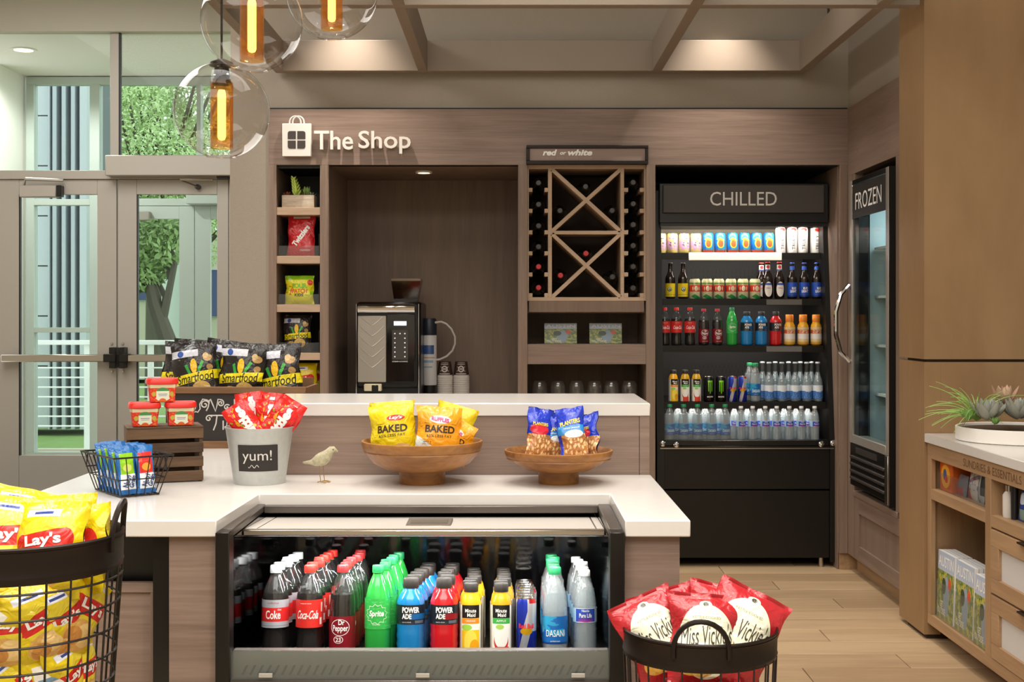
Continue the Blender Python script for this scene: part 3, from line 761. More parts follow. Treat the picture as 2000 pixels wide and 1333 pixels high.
# perforated back plates: slots in the shelving uprights
slot = mbox(-.002, .002, -.001, 0, -.011, .011).mesh('slot', m_dark)
for zr in (1.86, 1.83, 1.62, 1.585, 1.06, 1.03, 1.0):
    for px in list(range(1350, 1530, 8)): link('slot', slot, cc, (X(px + (4 if zr in (1.83, 1.03) else 0), 7.499), 7.499, zr))
part('upper_back_plate', mbox(.83, 1.70, 7.47, 7.5, 1.70, 1.90), M('case_back_plate', 'b5a690', .6), cc)
part('header', mbox(X(1295, 6.93), X(1610, 6.93), 6.93, 7.02, Z(416, 6.93), Z(361, 6.93), b=.003), M('header_grey', '4a4440', .5), cc)
hd = part('header_frame', mbox(X(1288, 6.95), X(1618, 6.95), 6.952, 7.5, Z(436, 6.95), Z(358, 6.95), b=.003), m_black2, cc)
solid_letters('CHILLED', cc, m_white_print, 130 * 6.93 / F, 27 * 6.93 / F, (X(1452, 6.93), 6.929, Z(388.5, 6.93)), .003)
part('foot', MB().lathe([(.014, 0), (.014, .05)], 12), m_steel, cc, loc=(X(1606, YK), YK + .03, 0))
part('foot', MB().lathe([(.014, 0), (.014, .05)], 12), m_steel, cc, loc=(X(1310, YK), YK + .03, 0))
ROWS = [(7.10, 495), (7.07, 584), (7.03, 675), (6.98, 785), (6.935, 861)]
RZ = [Z(p, y) for y, p in ROWS]
for i, (y, p) in enumerate(ROWS):
    if i < 4:
        part('shelf', MB().prism([(y - .045, RZ[i] - .036), (y - .045, RZ[i]), (7.5, RZ[i]), (7.5, RZ[i] - .010), (y - .039, RZ[i] - .010), (y - .039, RZ[i] - .036)], 'x', .826, 1.712), m_black, cc)
    else: part('deck', mbox(.822, 1.715, YK + .04, 7.5, RZ[i] - .03, RZ[i]), m_black, cc)
part('price_strip', mbox(X(1345, 7.052), X(1527, 7.052), 7.049, 7.054, RZ[0] - .042, RZ[0] + .002, b=.002), M('price_strip', 'f6f1e8', .5), cc)
for i, y0 in ((1, 1.0), (2, 1.0)):
    yy = ROWS[i][0] - .047
    part('price_strip', mbox(X(1497, yy), X(1566, yy), yy - .002, yy, RZ[i] - .034, RZ[i] - .004), M('clear_price_strip', '6c6a66', .3), cc)
part('acrylic_guard', mbox(.826, X(1436, 6.88), 6.885, 6.889, RZ[4], Z(808, 6.88)), m_acryl, cc)
m_led = M('case_led', 'ffffff', .5, emit='fff4e4', es=5)
lt = part('light_strip', mbox(.86, 1.68, 6.98, 6.995, Z(436, 6.95) - .004, Z(436, 6.95)), m_led, cc)
part('header_lip', mbox(X(1290, 6.95), X(1616, 6.95), 6.95, 6.962, Z(436, 6.95) - .018, Z(436, 6.95)), m_black2, cc)
light('case_lamp', 'AREA', (1.27, 7.0, Z(436, 6.95) - .006), 4.5, (1, .95, .87), .84, .03, parent=cc).rotation_euler = (R(40), 0, 0)
for i in range(4):
    y = ROWS[i][0]
    part('light_strip', mbox(.86, 1.68, y - .037, y - .025, RZ[i] - .014, RZ[i] - .010), m_led, cc)
    light('shelf_lamp', 'AREA', (1.27, y - .020, RZ[i] - .016), [2.2, 1.6, 1.6, 2.4][i], (1, .95, .87), .84, .012, parent=cc).rotation_euler = (R(30), 0, 0)

# ------------------------------------------------------------------ right side: frozen case wall, tower, sundries cabinet
XR = 1.792
fw = struct(link('wall_right', None), 'wood panelled side wall holding the frozen case', 'wall')
part('panel', mbox(XR, XR + .05, 5.6, YC, 2.105, 2.468, b=.001), m_wy, fw)
part('stile', mbox(XR, XR + .05, 6.645, YC - .002, .09, 2.105, b=.001), m_wz, fw)
part('stile', mbox(XR, XR + .05, 5.45, 5.93, .445, 2.105, b=.001), m_wz, fw)
part('lining', mbox(XR + .05, 2.5, 6.66, 6.70, .4, 2.2), m_wz, fw); part('lining', mbox(XR + .05, 2.5, 5.85, 5.90, .4, 2.2), m_wz, fw)
part('lining', mbox(XR + .05, 2.5, 5.9, 6.66, 2.105, 2.14), m_niche, fw)
part('lining', mbox(2.5, 2.52, 5.85, 6.7, .4, 2.2), m_dark, fw)
part('sill', mbox(XR - .004, XR + .06, 5.9, 6.66, .415, .445, b=.002), m_wy, fw)
dp = thing('cabinet_door', 'wood shaker cabinet door under the frozen case', 'cabinet')
y0, y1 = 5.62, 6.644
part('panel', mbox(XR + .012, XR + .03, y0 + .07, y1 - .07, .16, .36), m_wz, dp)
part('stile', mbox(XR, XR + .03, y0, y0 + .08, .09, .415, b=.001), m_wz, dp); part('stile', mbox(XR, XR + .03, y1 - .08, y1, .09, .415, b=.001), m_wz, dp)
part('rail', mbox(XR, XR + .03, y0 + .08, y1 - .08, .335, .415, b=.001), m_wy, dp); part('rail', mbox(XR, XR + .03, y0 + .08, y1 - .08, .09, .165, b=.001), m_wy, dp)
struct(part('baseboard_right', mbox(XR + .05, XR + .08, 5.5, YC, 0, .09), m_oakx), 'recessed toe kick under the frozen case', 'baseboard')
struct(part('baseboard_back', mbox(1.752, XR + .3, YC + .02, YC + .05, 0, .12), m_oakx), 'short toe kick in the corner', 'baseboard')
# frozen case
fz = thing('frozen_case', 'narrow upright glass-door freezer with FROZEN sign', 'freezer')
fx = XR - .03
Y0, Y1 = 5.945, 6.63
part('body', mbox(XR + .03, 2.45, Y0 + .01, Y1 - .01, .46, .50), m_black2, fz)
part('body', mbox(XR + .03, 2.45, Y0 + .01, Y1 - .01, 2.0, 2.06), m_black2, fz)
part('liner', mbox(2.40, 2.45, Y0 + .02, Y1 - .02, .5, 2.0), M('freezer_liner', 'c2d4d6', .5), fz)
part('liner', mbox(XR + .06, 2.40, Y1 - .06, Y1 - .02, .5, 2.0), MATS['freezer_liner'], fz)
part('liner', mbox(XR + .06, 2.40, Y0 + .02, Y0 + .05, .5, 2.0), MATS['freezer_liner'], fz)
part('door_frame', mbox(fx, XR + .03, Y1 - .05, Y1, .70, 2.06, b=.003), M('freezer_trim', 'a9a39b', .35, .45), fz)
part('door_frame', mbox(fx, XR + .03, Y0, Y0 + .045, .70, 2.06, b=.003), M('freezer_trim', 'a9a39b', .35, .45), fz)
part('door_frame', mbox(fx, XR + .03, Y0 + .045, Y1 - .05, 2.035, 2.06, b=.002), m_black, fz)
part('door_frame', mbox(fx, XR + .03, Y0 + .045, Y1 - .05, .70, .745, b=.003), M('freezer_trim', 'a9a39b', .35, .45), fz)
part('side_skin', mbox(XR - .028, XR + .05, Y0 - .012, Y0 - .001, .46, 2.06), m_black, fz)
part('gasket', mbox(fx + .012, XR + .03, Y1 - .135, Y1 - .05, .745, 1.87), m_black2, fz)
part('glass', mbox(fx + .008, fx + .014, Y0 + .045, Y1 - .05, .745, 2.035), thin('freezer_glass', 'eef6f7', .03, .02, edge=.2, top=.2), fz)
sp_ = part('sign_panel', mbox(fx + .001, fx + .007, Y0 + .045, Y1 - .05, 1.86, 2.03), M('frozen_panel', '2a2623', .5), fz)
link('lettering', letter_mesh('FROZEN', lambda a, b: (fx - .0005, 6.285 - a, 1.945 + b), .46, .085, mat=m_white_print), sp_)
hp = [(fx - .005, Y1 - .02, 1.52), (fx - .05, Y1 - .02, 1.47), (fx - .075, Y1 - .02, 1.38), (fx - .075, Y1 - .02, 1.26), (fx - .05, Y1 - .02, 1.17), (fx - .005, Y1 - .02, 1.12)]
part('handle', MB().tube(hp, .012, 8), m_chrome, fz)
part('grille_frame', mbox(fx + .004, XR + .03, Y0, Y1, .48, .70, b=.003), m_black, fz)
for k in range(4):
    zc = .515 + k * .036; part('louvre', mbox(fx - .008, fx + .012, Y0 + .06, Y1 - .03, zc, zc + .014, b=.003), M('louvre_plastic', '3a3532', .35), fz)
part('badge', mbox(fx - .001, fx + .004, Y0 + .2, Y1 - .12, .655, .685), M('louvre_plastic', '3a3532', .35), fz)
part('corner_post', mbox(fx - .004, fx + .03, Y0 - .002, Y0 + .05, .47, .70, b=.002), m_steel, fz)
for z0 in (.95, 1.2, 1.45, 1.7): part('wire_shelf', mbox(XR + .08, 2.4, Y0 + .06, Y1 - .07, z0, z0 + .012), m_white, fz)
light('freezer_lamp', 'AREA', (2.1, 6.28, 1.98), 2.6, (.86, .97, 1), .4, .3, parent=fz)
rnd = random.Random(4)
for i in range(9):
    z0 = (.962, 1.212, 1.462)[i // 3]; yy = 6.03 + (i % 3) * .05 
    c = rnd.choice(['b8453f', '7a5da8', 'd8c9a0', '8f9c6a', 'c46a86'])
    bx = thing('frozen_carton', 'frozen food carton on the %s freezer shelf, %s from the front' % (['lower', 'middle', 'upper'][i // 3], ORD[i % 3]), 'carton', (2.0, yy, z0), group='cartons in the freezer')
    part('box', mbox(-.07, .07, -.02, .02, 0, .15, b=.003), M('carton_' + c, c, .5), bx)
    part('print_band', mbox(-.0712, .0712, -.0208, .0208, .06, .1), m_white_print, bx)

# maple tower
tw = thing('maple_tower', 'tall plain maple panelled tower cabinet at the right edge', 'cabinet')
XT, YT = 1.731, 5.333
zg = Z(705, YT)
part('upper_front_panel', mbox(XT + .003, 3.2, YT, YT + .02, zg + .006, CZ), m_maple, tw)
part('lower_front_panel', mbox(1.8005, 3.2, YT, YT + .02, .865, zg - .006), m_maple, tw)
part('upper_side_panel', mbox(XT, XT + .02, YT + .001, 5.675, zg + .006, CZ), m_maple, tw)
part('lower_side_panel', mbox(XT, XT + .02, YT + .0305, 5.675, .02, zg - .006), m_maple, tw)
part('lower_front_edge', mbox(XT, 1.80, YT, YT + .03, .02, zg - .006), m_maple, tw)
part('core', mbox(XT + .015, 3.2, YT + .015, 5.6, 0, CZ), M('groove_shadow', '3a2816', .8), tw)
# sundries cabinet
sd = thing('sundries_cabinet', 'oak sundries cabinet with cubbies and two white-fronted drawers', 'cabinet')
XF = 1.742
def ry(px): return F / ((px - 1000) / XF)      # depth of a picture column on the cabinet face
def rz(px, py): return H - (py - HY) * XF / (px - 1000)
Ya, Yb, Yc2, Ye = 5.325, ry(1924), ry(1935), 3.75
zt, zm0, zm1, zb0, zb1 = .765, rz(1808, 971), rz(1808, 951), .072, .115
part('top_rail', mbox(XF, XF + .02, Ye, Ya, zt, .825, b=.001), m_oakx, sd)
part('stile', mbox(XF, XF + .02, Ya - .045, Ya, zb1, zt, b=.001), m_oakz, sd)
part('divider', mbox(XF, 2.28, Yc2, Yb, zb1, zt, b=.001), m_oakz, sd)
part('shelf', mbox(XF, 2.28, Yb, Ya - .045, zm0, zm1, b=.001), m_oakx, sd)
part('bottom_shelf', mbox(XF, 2.28, Ye, Ya, zb0, zb1, b=.001), m_oakx, sd)
part('back_panel', mbox(2.28, 2.30, Ye, Ya, .1, .825), m_oakz, sd)
part('end_panel', mbox(XF + .02, 2.28, Ya - .02, Ya, zb0, .825), m_oakz, sd)
part('toe_kick', mbox(XF + .12, XF + .14, Ye, Ya + .005, 0, zb0), m_oakx, sd)
part('mid_rail', mbox(XF, 2.28, Ye, Yc2, zm0 - .005, zm1 - .005, b=.001), m_oakx, sd)
wt = tag(part('worktop', mbox(XT - .0, 2.55, Ye, YT - .002, .828, .866, b=.003), m_quartz), 'white quartz worktop on the sundries cabinet', 'countertop')
link('lettering', letter_mesh('SUNDRIES & ESSENTIALS', lambda a, b: (XF - .0008, 4.62 - a, .795 + b), .56, .03, mat=M('engraved_print', '6b4a2a', .7)), sd)
dtop = zm0 - .008
dh = (dtop - zb1) / 2
for k in range(2):
    z1 = dtop - k * dh - .004; z0 = z1 - dh + .008
    dr = link('drawer', None, sd)
    ya, yb = Yc2 - .012, Yc2 - .80
    for a, b_, c, d in ((yb, ya, z1 - .06, z1), (yb, ya, z0, z0 + .055), (ya - .07, ya, z0 + .055, z1 - .06), (yb, yb + .07, z0 + .055, z1 - .06)):
        part('drawer_frame', mbox(XF - .004, XF + .018, a, b_, c, d, b=.001), m_oakx, dr)
    part('white_insert', mbox(XF + .008, XF + .014, yb + .06, ya - .06, z0 + .05, z1 - .05), M('drawer_insert', 'c9c6c4', .6), dr)
    part('pull', mbox(XF - .018, XF + .002, 4.02, 4.34, z1 - .004, z1 + .003, b=.001), m_bronze, dr)
# acrylic pocket and magazines
pk = thing('magazine_pocket', 'clear acrylic pocket holding magazines in the sundries cabinet', 'pocket')
part('front_sheet', mbox(XF + .012, XF + .015, Yb + .01, Ya - .055, zb1, zb1 + .152), m_acryl, pk)
for i, (yy, h_) in enumerate(((5.18, .274), (4.965, .274), (4.742, .262))):
    for j in range(4):
        magazine('Austin magazine in the acrylic pocket, %s stack from the maple tower, %s copy back' % (ORD[i], ORD[j]), (XF + .030 + j * .018 - (.006 if i == 2 else 0), yy, zb1), (R(-2), 0, R(-90)), .195, h_, 'magazines in the cabinet pocket', th=.016)
magazine('Austin magazine standing behind the pocket stacks', (XF + .26, 4.77, zb1), (0, 0, R(-90)), .175, .29, 'magazines in the cabinet pocket', th=.02)
# sundries in the upper cubbies
pk2 = thing('cubby_bin', 'low clear acrylic bin in the left sundries cubby', 'bin')
part('front_sheet', mbox(XF + .03, XF + .033, Yb + .01, Ya - .05, zm1, zm1 + .07), m_acryl, pk2)
def carton(lab, loc, w_, d_, h_, base, shapes, rot=0, nm='carton'):
    t = thing(nm, lab, 'carton', loc, (0, 0, R(-90 + rot)), 'sundries in the cubbies')
    part('box', mbox(-w_ / 2, w_ / 2, -d_ / 2, d_ / 2, 0, h_, b=.002), M('box_' + base, base, .4), t)
    part('front_print', MB().grid(lambda u, v: ((u - .5) * w_ * .98, -d_ / 2 - .0006, v * h_ * .98 + h_ * .01), 1, 1), printed('print_' + lab, base, shapes, .35), t)
    return t
carton('orange detergent box with yellow burst in the left cubby', (XF + .135, 5.195, zm1), .15, .20, .122, 'd8641c', [('e', .45, .5, .36, .4, 'f0b020'), ('e', .4, .55, .14, .2, '3c4a9c'), ('e', .5, .4, .12, .12, 'e02820')])
def pouch(lab, loc, w_, h_, base, shapes, rz_=0, tilt=-8):
    t = thing('pouch', lab, 'pouch', loc, (R(tilt), 0, R(-90 + rz_)), 'sundries in the cubbies')
    def f_(s): return lambda u, v: ((u - .5) * w_, s * .018 * (1 - (2 * u - 1) ** 2) * max(0, sin(pi * v)) ** .6 , v * h_)
    part('wrapper_front', MB().grid(f_(-1), 10, 10), printed('print_' + lab, base, shapes, .3), t)
    part('wrapper_back', MB().grid(f_(1), 10, 10), M('box_' + base, base, .4), t)
pouch('grey pouch with red foot in the left cubby', (XF + .05, 5.06, zm1), .1, .085, '6d6a74', [('r', .2, 0, .8, .4, 'a83a34')])
pouch('white and red pouch leaning in the left cubby', (XF + .06, 4.965, zm1), .11, .125, 'c9c2be', [('t', .5, .6, .9, .12, 20, '8a4a48'), ('r', .1, 0, .5, .35, 'b8433c'), ('n', 0, .3, 1, 1, 9, .55, '7a86a8')])
pouch('clear striped packet in the left cubby', (XF + .06, 4.875, zm1), .09, .145, 'aab0b2', [('r', .3, 0, .42, 1, '4a4a4a'), ('r', .6, .2, .9, .9, '2a2c30')])
pouch('black packet at the divider of the left cubby', (XF + .055, 4.79, zm1), .09, .14, '1f2026', [('r', .1, .1, .4, .5, '8a8a8c'), ('r', .2, 0, .9, .2, '8c4030')])
zr2 = zm1 - .005
k = Kit(); k.add('body', MB().lathe([(0, 0), (.02, 0), (.022, .01), (.022, .08), (.012, .095)], 16), M('lotion_white', 'd9d2ca', .4)); k.add('cap', MB().lathe([(.013, .09), (.013, .115), (0, .115)], 14), m_steel)
k.put('lotion_bottle', 'small pale bottle with grey cap in the right sundries cubby', 'bottle', (XF + .045, 4.565, zr2))
k2 = Kit(); k2.add('tube', MB().lathe([(0, 0), (.012, 0), (.014, .13), (0, .13)], 14), M('tube_black', '1c1c1e', .4))
k2.put('cosmetic_tube', 'slim black tube beside the pale bottle in the right cubby', 'tube', (XF + .045, 4.515, zr2))
pouch('blue and white packet in the right cubby', (XF + .05, 4.445, zr2), .10, .15, '1f3f8c', [('e', .5, .55, .3, .14, 'c9d4ea'), ('r', .2, .05, .8, .3, '7a9a94')])
pouch('dark packet with yellow label at the picture edge in the right cubby', (XF + .05, 4.325, zr2), .11, .14, '3a3430', [('r', .1, .3, .9, .6, 'd6c23a')])

# ------------------------------------------------------------------ island counter
YFc, YBc = 3.10, 3.987
ZT = .86
top = MB()
outl = [(-1.347, YFc), (-.722, YFc), (-.710, 3.563), (.276, 3.563), (.276, YFc), (.436, YFc), (.436, YBc), (-.80, YBc), (-.80, 5.35), (-1.347, 5.35)]
top.prism(outl, 'z', ZT - .041, ZT)
ct = tag(part('counter_top', top, m_quartz, angle=20), 'white quartz island counter top with cooler cut-out', 'countertop')
bv = ct.modifiers.new('bevel', 'BEVEL'); bv.width = .003; bv.segments = 2; bv.limit_method = 'ANGLE'
rt = tag(part('raised_counter_top', mbox(-.80, .434, YBc, 4.485, 1.044, 1.085, b=.003), m_quartz), 'raised white quartz bar top along the back of the island', 'countertop')
isl = thing('island_cabinet', 'grey-brown wood island cabinet under the white counter', 'cabinet')
zu = ZT - .042
part('raised_panel', mbox(-.80, .40, YBc + .006, 4.46, .3, 1.043), m_wx, isl)
part('raised_end_panel', mbox(.4015, .432, YBc + .004, 4.46, 0, 1.043), m_wx, isl)
part('front_panel', mbox(-.843, -.724, YFc + .02, YFc + .05, 0, zu, b=.001), m_wx, isl)
part('front_panel', mbox(.277, .412, YFc + .02, YFc + .05, 0, zu, b=.001), m_wx, isl)
part('end_panel', mbox(.38, .412, YFc + .05, 4.0, 0, zu), m_wy, isl)
part('end_panel', mbox(-1.33, -1.30, YFc + .1, 5.33, 0, zu), m_wy, isl)
part('end_panel', mbox(-.84, -.81, 3.95, 5.33, 0, zu), m_wy, isl)
part('back_panel', mbox(-1.30, -.81, 5.30, 5.33, 0, zu), m_wx, isl)
part('black_post', mbox(-.885, -.845, YFc + .03, YFc + .07, 0, zu), m_black2, isl)
part('recess_back', mbox(-1.30, -.845, YFc + .13, YFc + .15, 0, zu), m_black2, isl)
dd = link('door', None, isl)
part('door_panel', mbox(-1.28, -.904, YFc + .085, YFc + .10, 0, Z(1157, YFc + .08)), m_wx, dd)
part('door_rail', mbox(-1.28, -.889, YFc + .078, YFc + .10, Z(1158, YFc + .08), Z(1139, YFc + .08), b=.001), m_wx, dd)
part('door_stile', mbox(-.905, -.887, YFc + .077, YFc + .10, 0, Z(1158, YFc + .08), b=.001), m_wz, dd)

# ------------------------------------------------------------------ open cooler set in the island
co = thing('open_cooler', 'black open-front drinks cooler set into the island counter', 'refrigerator')
XL, XRr = -.688, .238
YI, ZD = 3.10, .485
m_mirror = M('polished_dark_panel', '6a6866', .06, 1.)
part('side_post', mbox(-.722, XL, YI - .012, YI + .04, .05, .832, b=.002), m_black, co)
part('side_post', mbox(XRr, .274, YI - .012, YI + .04, .05, .832, b=.002), m_black, co)
for a, b_ in ((-.722, -.690), (.240, .274)): part('top_side_rail', mbox(a, b_, YI + .04, 3.56, .812, .832, b=.003), M('rail_grey', '57504b', .35, .6), co)
part('top_back_rail', mbox(-.69, .24, 3.53, 3.56, .810, .830, b=.002), MATS['rail_grey'], co)
part('side_wall', mbox(-.70, XL, YI + .04, 3.80, .40, .812), m_mirror, co); part('side_wall', mbox(XRr, .25, YI + .04, 3.80, .40, .812), m_mirror, co)
part('back_wall', mbox(-.70, .25, 3.80, 3.83, .35, .812), M('black_glass', '0b0a0a', .08, coat=.5), co)
part('hood', MB().prism([(3.27, .811), (3.55, .797), (3.55, .789), (3.27, .803)], 'x', -.655, .215), m_hood, co)
part('hood_end', MB().prism([(3.27, .811), (3.55, .797), (3.55, .789), (3.27, .803)], 'x', -.687, -.659), m_hood, co)
part('hood_end', MB().prism([(3.27, .811), (3.55, .797), (3.55, .789), (3.27, .803)], 'x', .219, .237), m_hood, co)
part('hood_lip', mbox(-.687, .237, 3.245, 3.27, .797, .811, b=.002), m_steel, co)
part('hood_underside', mbox(-.687, .237, 3.30, 3.80, .786, .789), m_dark, co)
bdg = part('hood_badge', mbox(X(795, 3.4), X(883, 3.4), 3.33, 3.46, .802, .8085, b=.002), M('badge_metal', '8d857b', .4, .8), co)
bdg.rotation_euler = (0, 0, 0)
part('badge_plate', mbox(X(803, 3.4), X(875, 3.4), 3.37, 3.42, .8085, .8095), M('badge_dark', '6a635b', .5, .6), co)
part('light_strip', mbox(-.66, .21, 3.272, 3.285, .7985, .803), m_led, co)
light('cooler_lamp', 'AREA', (-.22, 3.278, .797), 5, (1, .96, .9), .88, .02, target=(-.22, 3.40, .55), parent=co)
light('cooler_lamp', 'AREA', (-.22, 3.50, .784), 6, (1, .96, .9), .88, .02, target=(-.22, 3.5, .5), parent=co)  # extra lamp added unseen under the hood to brighten the rear rows
SL = .094
part('deck', MB().prism([(3.16, ZD), (3.80, ZD - .64 * SL), (3.80, ZD - .64 * SL - .03), (3.16, ZD - .03)], 'x', XL, XRr), m_black2, co)
part('front_lip', mbox(XL, XRr, YI + .028, YI + .055, .44, .535, b=.002), M('lip_grey', '6a6460', .4, .3), co)
vm = MB().prism([(-.009, -.012), (-.003, -.012), (.009, .012), (.003, .012)], 'y', -.0008, 0).mesh('vent_slot', M('vent_dark', '1c1917', .6))
for i in range(46): link('vent_slot', vm, co, (XL + .03 + i * .0195, YI + .0275, .487))
part('lip_glass', mbox(XL - .003, XRr + .003, YI + .002, YI + .008, .468, .540, b=.001), thin('lip_glass', 'e6efec', .04, .02, milk=.04), co)
part('lip_rail', mbox(XL, XRr, YI - .006, YI + .028, .455, .470, b=.002), M('rail_grey', '57504b', .35, .6), co)
for px in (520, 826, 1129): part('clip', mbox(X(px - 13, YI), X(px + 13, YI), YI - .010, YI - .004, Z(1322, YI), Z(1315, YI)), M('clip_grey', 'a9a39a', .4), co)
part('base_front', mbox(XL, XRr, YI - .004, YI + .02, .05, .455), m_black, co)
part('body', mbox(-.70, .25, YI + .06, 3.83, .05, .36), m_black2, co)

# ------------------------------------------------------------------ drinks: one kit of each kind
def cyl(r, z0):   # map onto a cylinder, label centred at the front
    return lambda a, b: (r * sin(a / r), -r * cos(a / r), z0 + b)
BASEP = [(0, .004), (.02, .001), (.027, .0), (.031, .004)]
def bottle(prof, fill, liq, cap, capr, capz, label=None, shell=None, texts=(), ribs=True, lab_name='label', capname='cap'):
    """prof: (r,z) outer wall from the foot to the neck; label: (z0,z1,r,material); texts: (string,w,h,(a,b),kw)"""
    k = Kit()
    k.add('shell', MB().lathe(BASEP_s(prof) + prof, 24), shell or m_pet, angle=60)
    if liq:
        inn = [(max(r - .0012, 0), z) for r, z in BASEP_s(prof) + prof if z < fill]
        rt_ = inn[-1][0]
        inn[0] = (0, .0025); inn = [(r, max(z, .0025)) for r, z in inn]
        inn += [(rt_ * .98, fill), (0, fill)]
        k.add('liquid', MB().lathe(inn, 24), liq, angle=50)
    z0, z1 = capz
    cp = MB(); n = 28; cp.lathe([(capr, z0), (capr * 1.02, z0 + .002), (capr, z1 - .002), (capr * .9, z1), (0, z1)], n)
    k.add(capname, cp, cap, angle=50)
    if label:
        lz0, lz1, lr, lm = label
        li = k.add(lab_name, MB().lathe([(lr, lz0), (lr, lz1)], 32), lm)
        for s, w_, h_, c, kw in texts:
            kw = dict(kw); mt = kw.pop('mat', m_white_print)
            k.add('lettering', letter_mesh(s, cyl(lr + .0005, (lz0 + lz1) / 2), w_, h_, c, mat=mt, sub=.006, **kw), mt, li)
    return k
def BASEP_s(prof):
    r0 = prof[0][0]; return [(0, .004), (r0 * .55, .001), (r0 * .8, 0), (r0 * .94, .002)]
m_cola = M('cola', '120705', .12, coat=.4)
m_teal = M('sports_drink_blue', '1a7cbd', .16, coat=.4, spec=.6)
m_redd = M('sports_drink_red', 'c81a22', .16, coat=.4, spec=.6)
m_lemon = M('lemon_soda', '3fae4d', .15, coat=.4)
m_juice = M('apple_juice', 'c79a1e', .2, coat=.4)
m_ojuice = M('orange_juice', 'e6a81c', .25, coat=.3)
m_capred = M('cap_red', 'd93025', .4); m_capwht = M('cap_white', 'ececec', .4); m_capsil = M('cap_silver', 'c6cbd2', .4); m_capmar = M('cap_maroon', 'b02a2e', .4)
m_capgrn = M('cap_green', '1f8a55', .4); m_capblk = M('cap_black', '26221f', .5); m_cap_or = M('cap_orange', 'e98a2a', .4)

PC = [(.031, .004), (.033, .012), (.033, .03), (.0305, .055), (.031, .072), (.0345, .082), (.0345, .15), (.0335, .158), (.030, .172), (.0235, .190), (.0165, .204), (.0135, .211), (.0135, .214), (.0155, .215), (.0155, .217), (.0128, .218)]
K = {}
K['diet'] = bottle(PC, .166, m_cola, m_capsil, .0150, (.2165, .236), (.079, .150, .0352, printed('label_diet', 'a9adb6', [('r', 0, .22, 1, .72, 'd22b2b'), ('r', 0, .06, 1, .09, '8a8e98')], .3)),
                   texts=[('Coke', .040, .022, (0, -.002), dict(bold=.02)), ('diet', .010, .005, (.017, .011), {}), ('caffeine', .03, .004, (0, .028), dict(mat=M('red_print', 'b8322e', .4)))])
K['cola'] = bottle(PC, .166, m_cola, m_capred, .0150, (.2165, .236), (.079, .150, .0352, printed('label_cola', 'd8302a', [('r', .66, .1, .7, .35, 'f0e6e2'), ('r', .68, .55, .72, .9, 'f0c8c0')], .3)),
                   texts=[('Coca-Cola', .060, .022, (0, -.002), dict(shear=.5, bold=.015)), ('original taste', .03, .0035, (-.005, .026), {})])
PD = [(.031, .004), (.0335, .012), (.0335, .11), (.0335, .14), (.032, .155), (.027, .178), (.019, .2), (.0135, .212), (.0135, .216), (.0155, .217), (.0155, .219), (.0128, .22)]
K['pepper'] = bottle(PD, .162, m_cola, m_capmar, .0150, (.2175, .236), (.018, .108, .0342, printed('label_pepper', '7c1320', [('r', 0, 0, 1, .05, '5a0d17')], .3)),
                     texts=[('Dr', .016, .013, (.002, .030), dict(bold=.03)), ('Pepper', .042, .020, (-.001, .013), dict(bold=.02)), ('23', .014, .011, (-.006, -.014), dict(bold=.02)), ('flavors since 1885', .036, .004, (0, -.036), {})])
def ring_tube(k, r, z0, cx, cz, rx, rz_, tw_, parent):
    f_ = cyl(r + .0006, z0)
    mb = MB(); N = 32
    vs = []
    for i in range(N):
        t = 2 * pi * i / N
        for q in (1, 1 - tw_): vs.append(f_(cx + rx * q * cos(t), cz + rz_ * q * sin(t)))
    mb.add(vs, [(2 * i, 2 * ((i + 1) % N), 2 * ((i + 1) % N) + 1, 2 * i + 1) for i in range(N)])
    k.add('printed_ring', mb, m_white_print, parent)
def stroke(k, r, z0, pts, w_, parent, mat=None, closed=True):
    """flat printed line along pts on the label"""
    f_ = cyl(r + .0006, z0); mb = MB(); n = len(pts); vs = []
    for i, (a, b) in enumerate(pts):
        p, q = pts[i - 1] if (i or closed) else pts[i], pts[(i + 1) % n] if (i < n - 1 or closed) else pts[i]
        dx, dz = q[0] - p[0], q[1] - p[1]; L = math.hypot(dx, dz) or 1; nx, nz = -dz / L * w_ / 2, dx / L * w_ / 2
        vs += [f_(a + nx, b + nz), f_(a - nx, b - nz)]
    m_ = n if closed else n - 1
    mb.add(vs, [(2 * i, 2 * ((i + 1) % n), 2 * ((i + 1) % n) + 1, 2 * i + 1) for i in range(m_)])
    k.add('printed_outline', mb, mat or m_white_print, parent)
ring_tube(K['pepper'], .0342, .063, -.002, .017, .026, .021, .06, 3)
ring_tube(K['pepper'], .0342, .063, -.006, -.014, .013, .0095, .13, 3)
K['lemon'] = bottle(PD, .165, None, m_capgrn, .0150, (.2175, .236), (.075, .152, .0342, printed('label_lemon', '37b14e', [('n', 0, 0, 1, 1, 14, .6, '4cc463')], .3)), shell=M('green_bottle', '2fa845', .12, coat=.5),
                    texts=[('Sprite', .040, .020, (0, .0), dict(bold=.03, shear=.15)), ('lemon lime', .02, .004, (0, -.026), {})])
star = []
for i in range(24):
    t = 2 * pi * i / 24 + .13; q = 1.0 if i % 2 == 0 else .80
    star.append((.031 * q * cos(t), .026 * q * sin(t)))
stroke(K['lemon'], .0342, .1135, star, .0012, 2)
PP = [(.034, .004), (.0365, .012), (.035, .026), (.037, .036), (.035, .048), (.037, .058), (.035, .070), (.0365, .082), (.0365, .088), (.0365, .135), (.036, .145), (.031, .158), (.022, .172), (.019, .178), (.019, .18)]
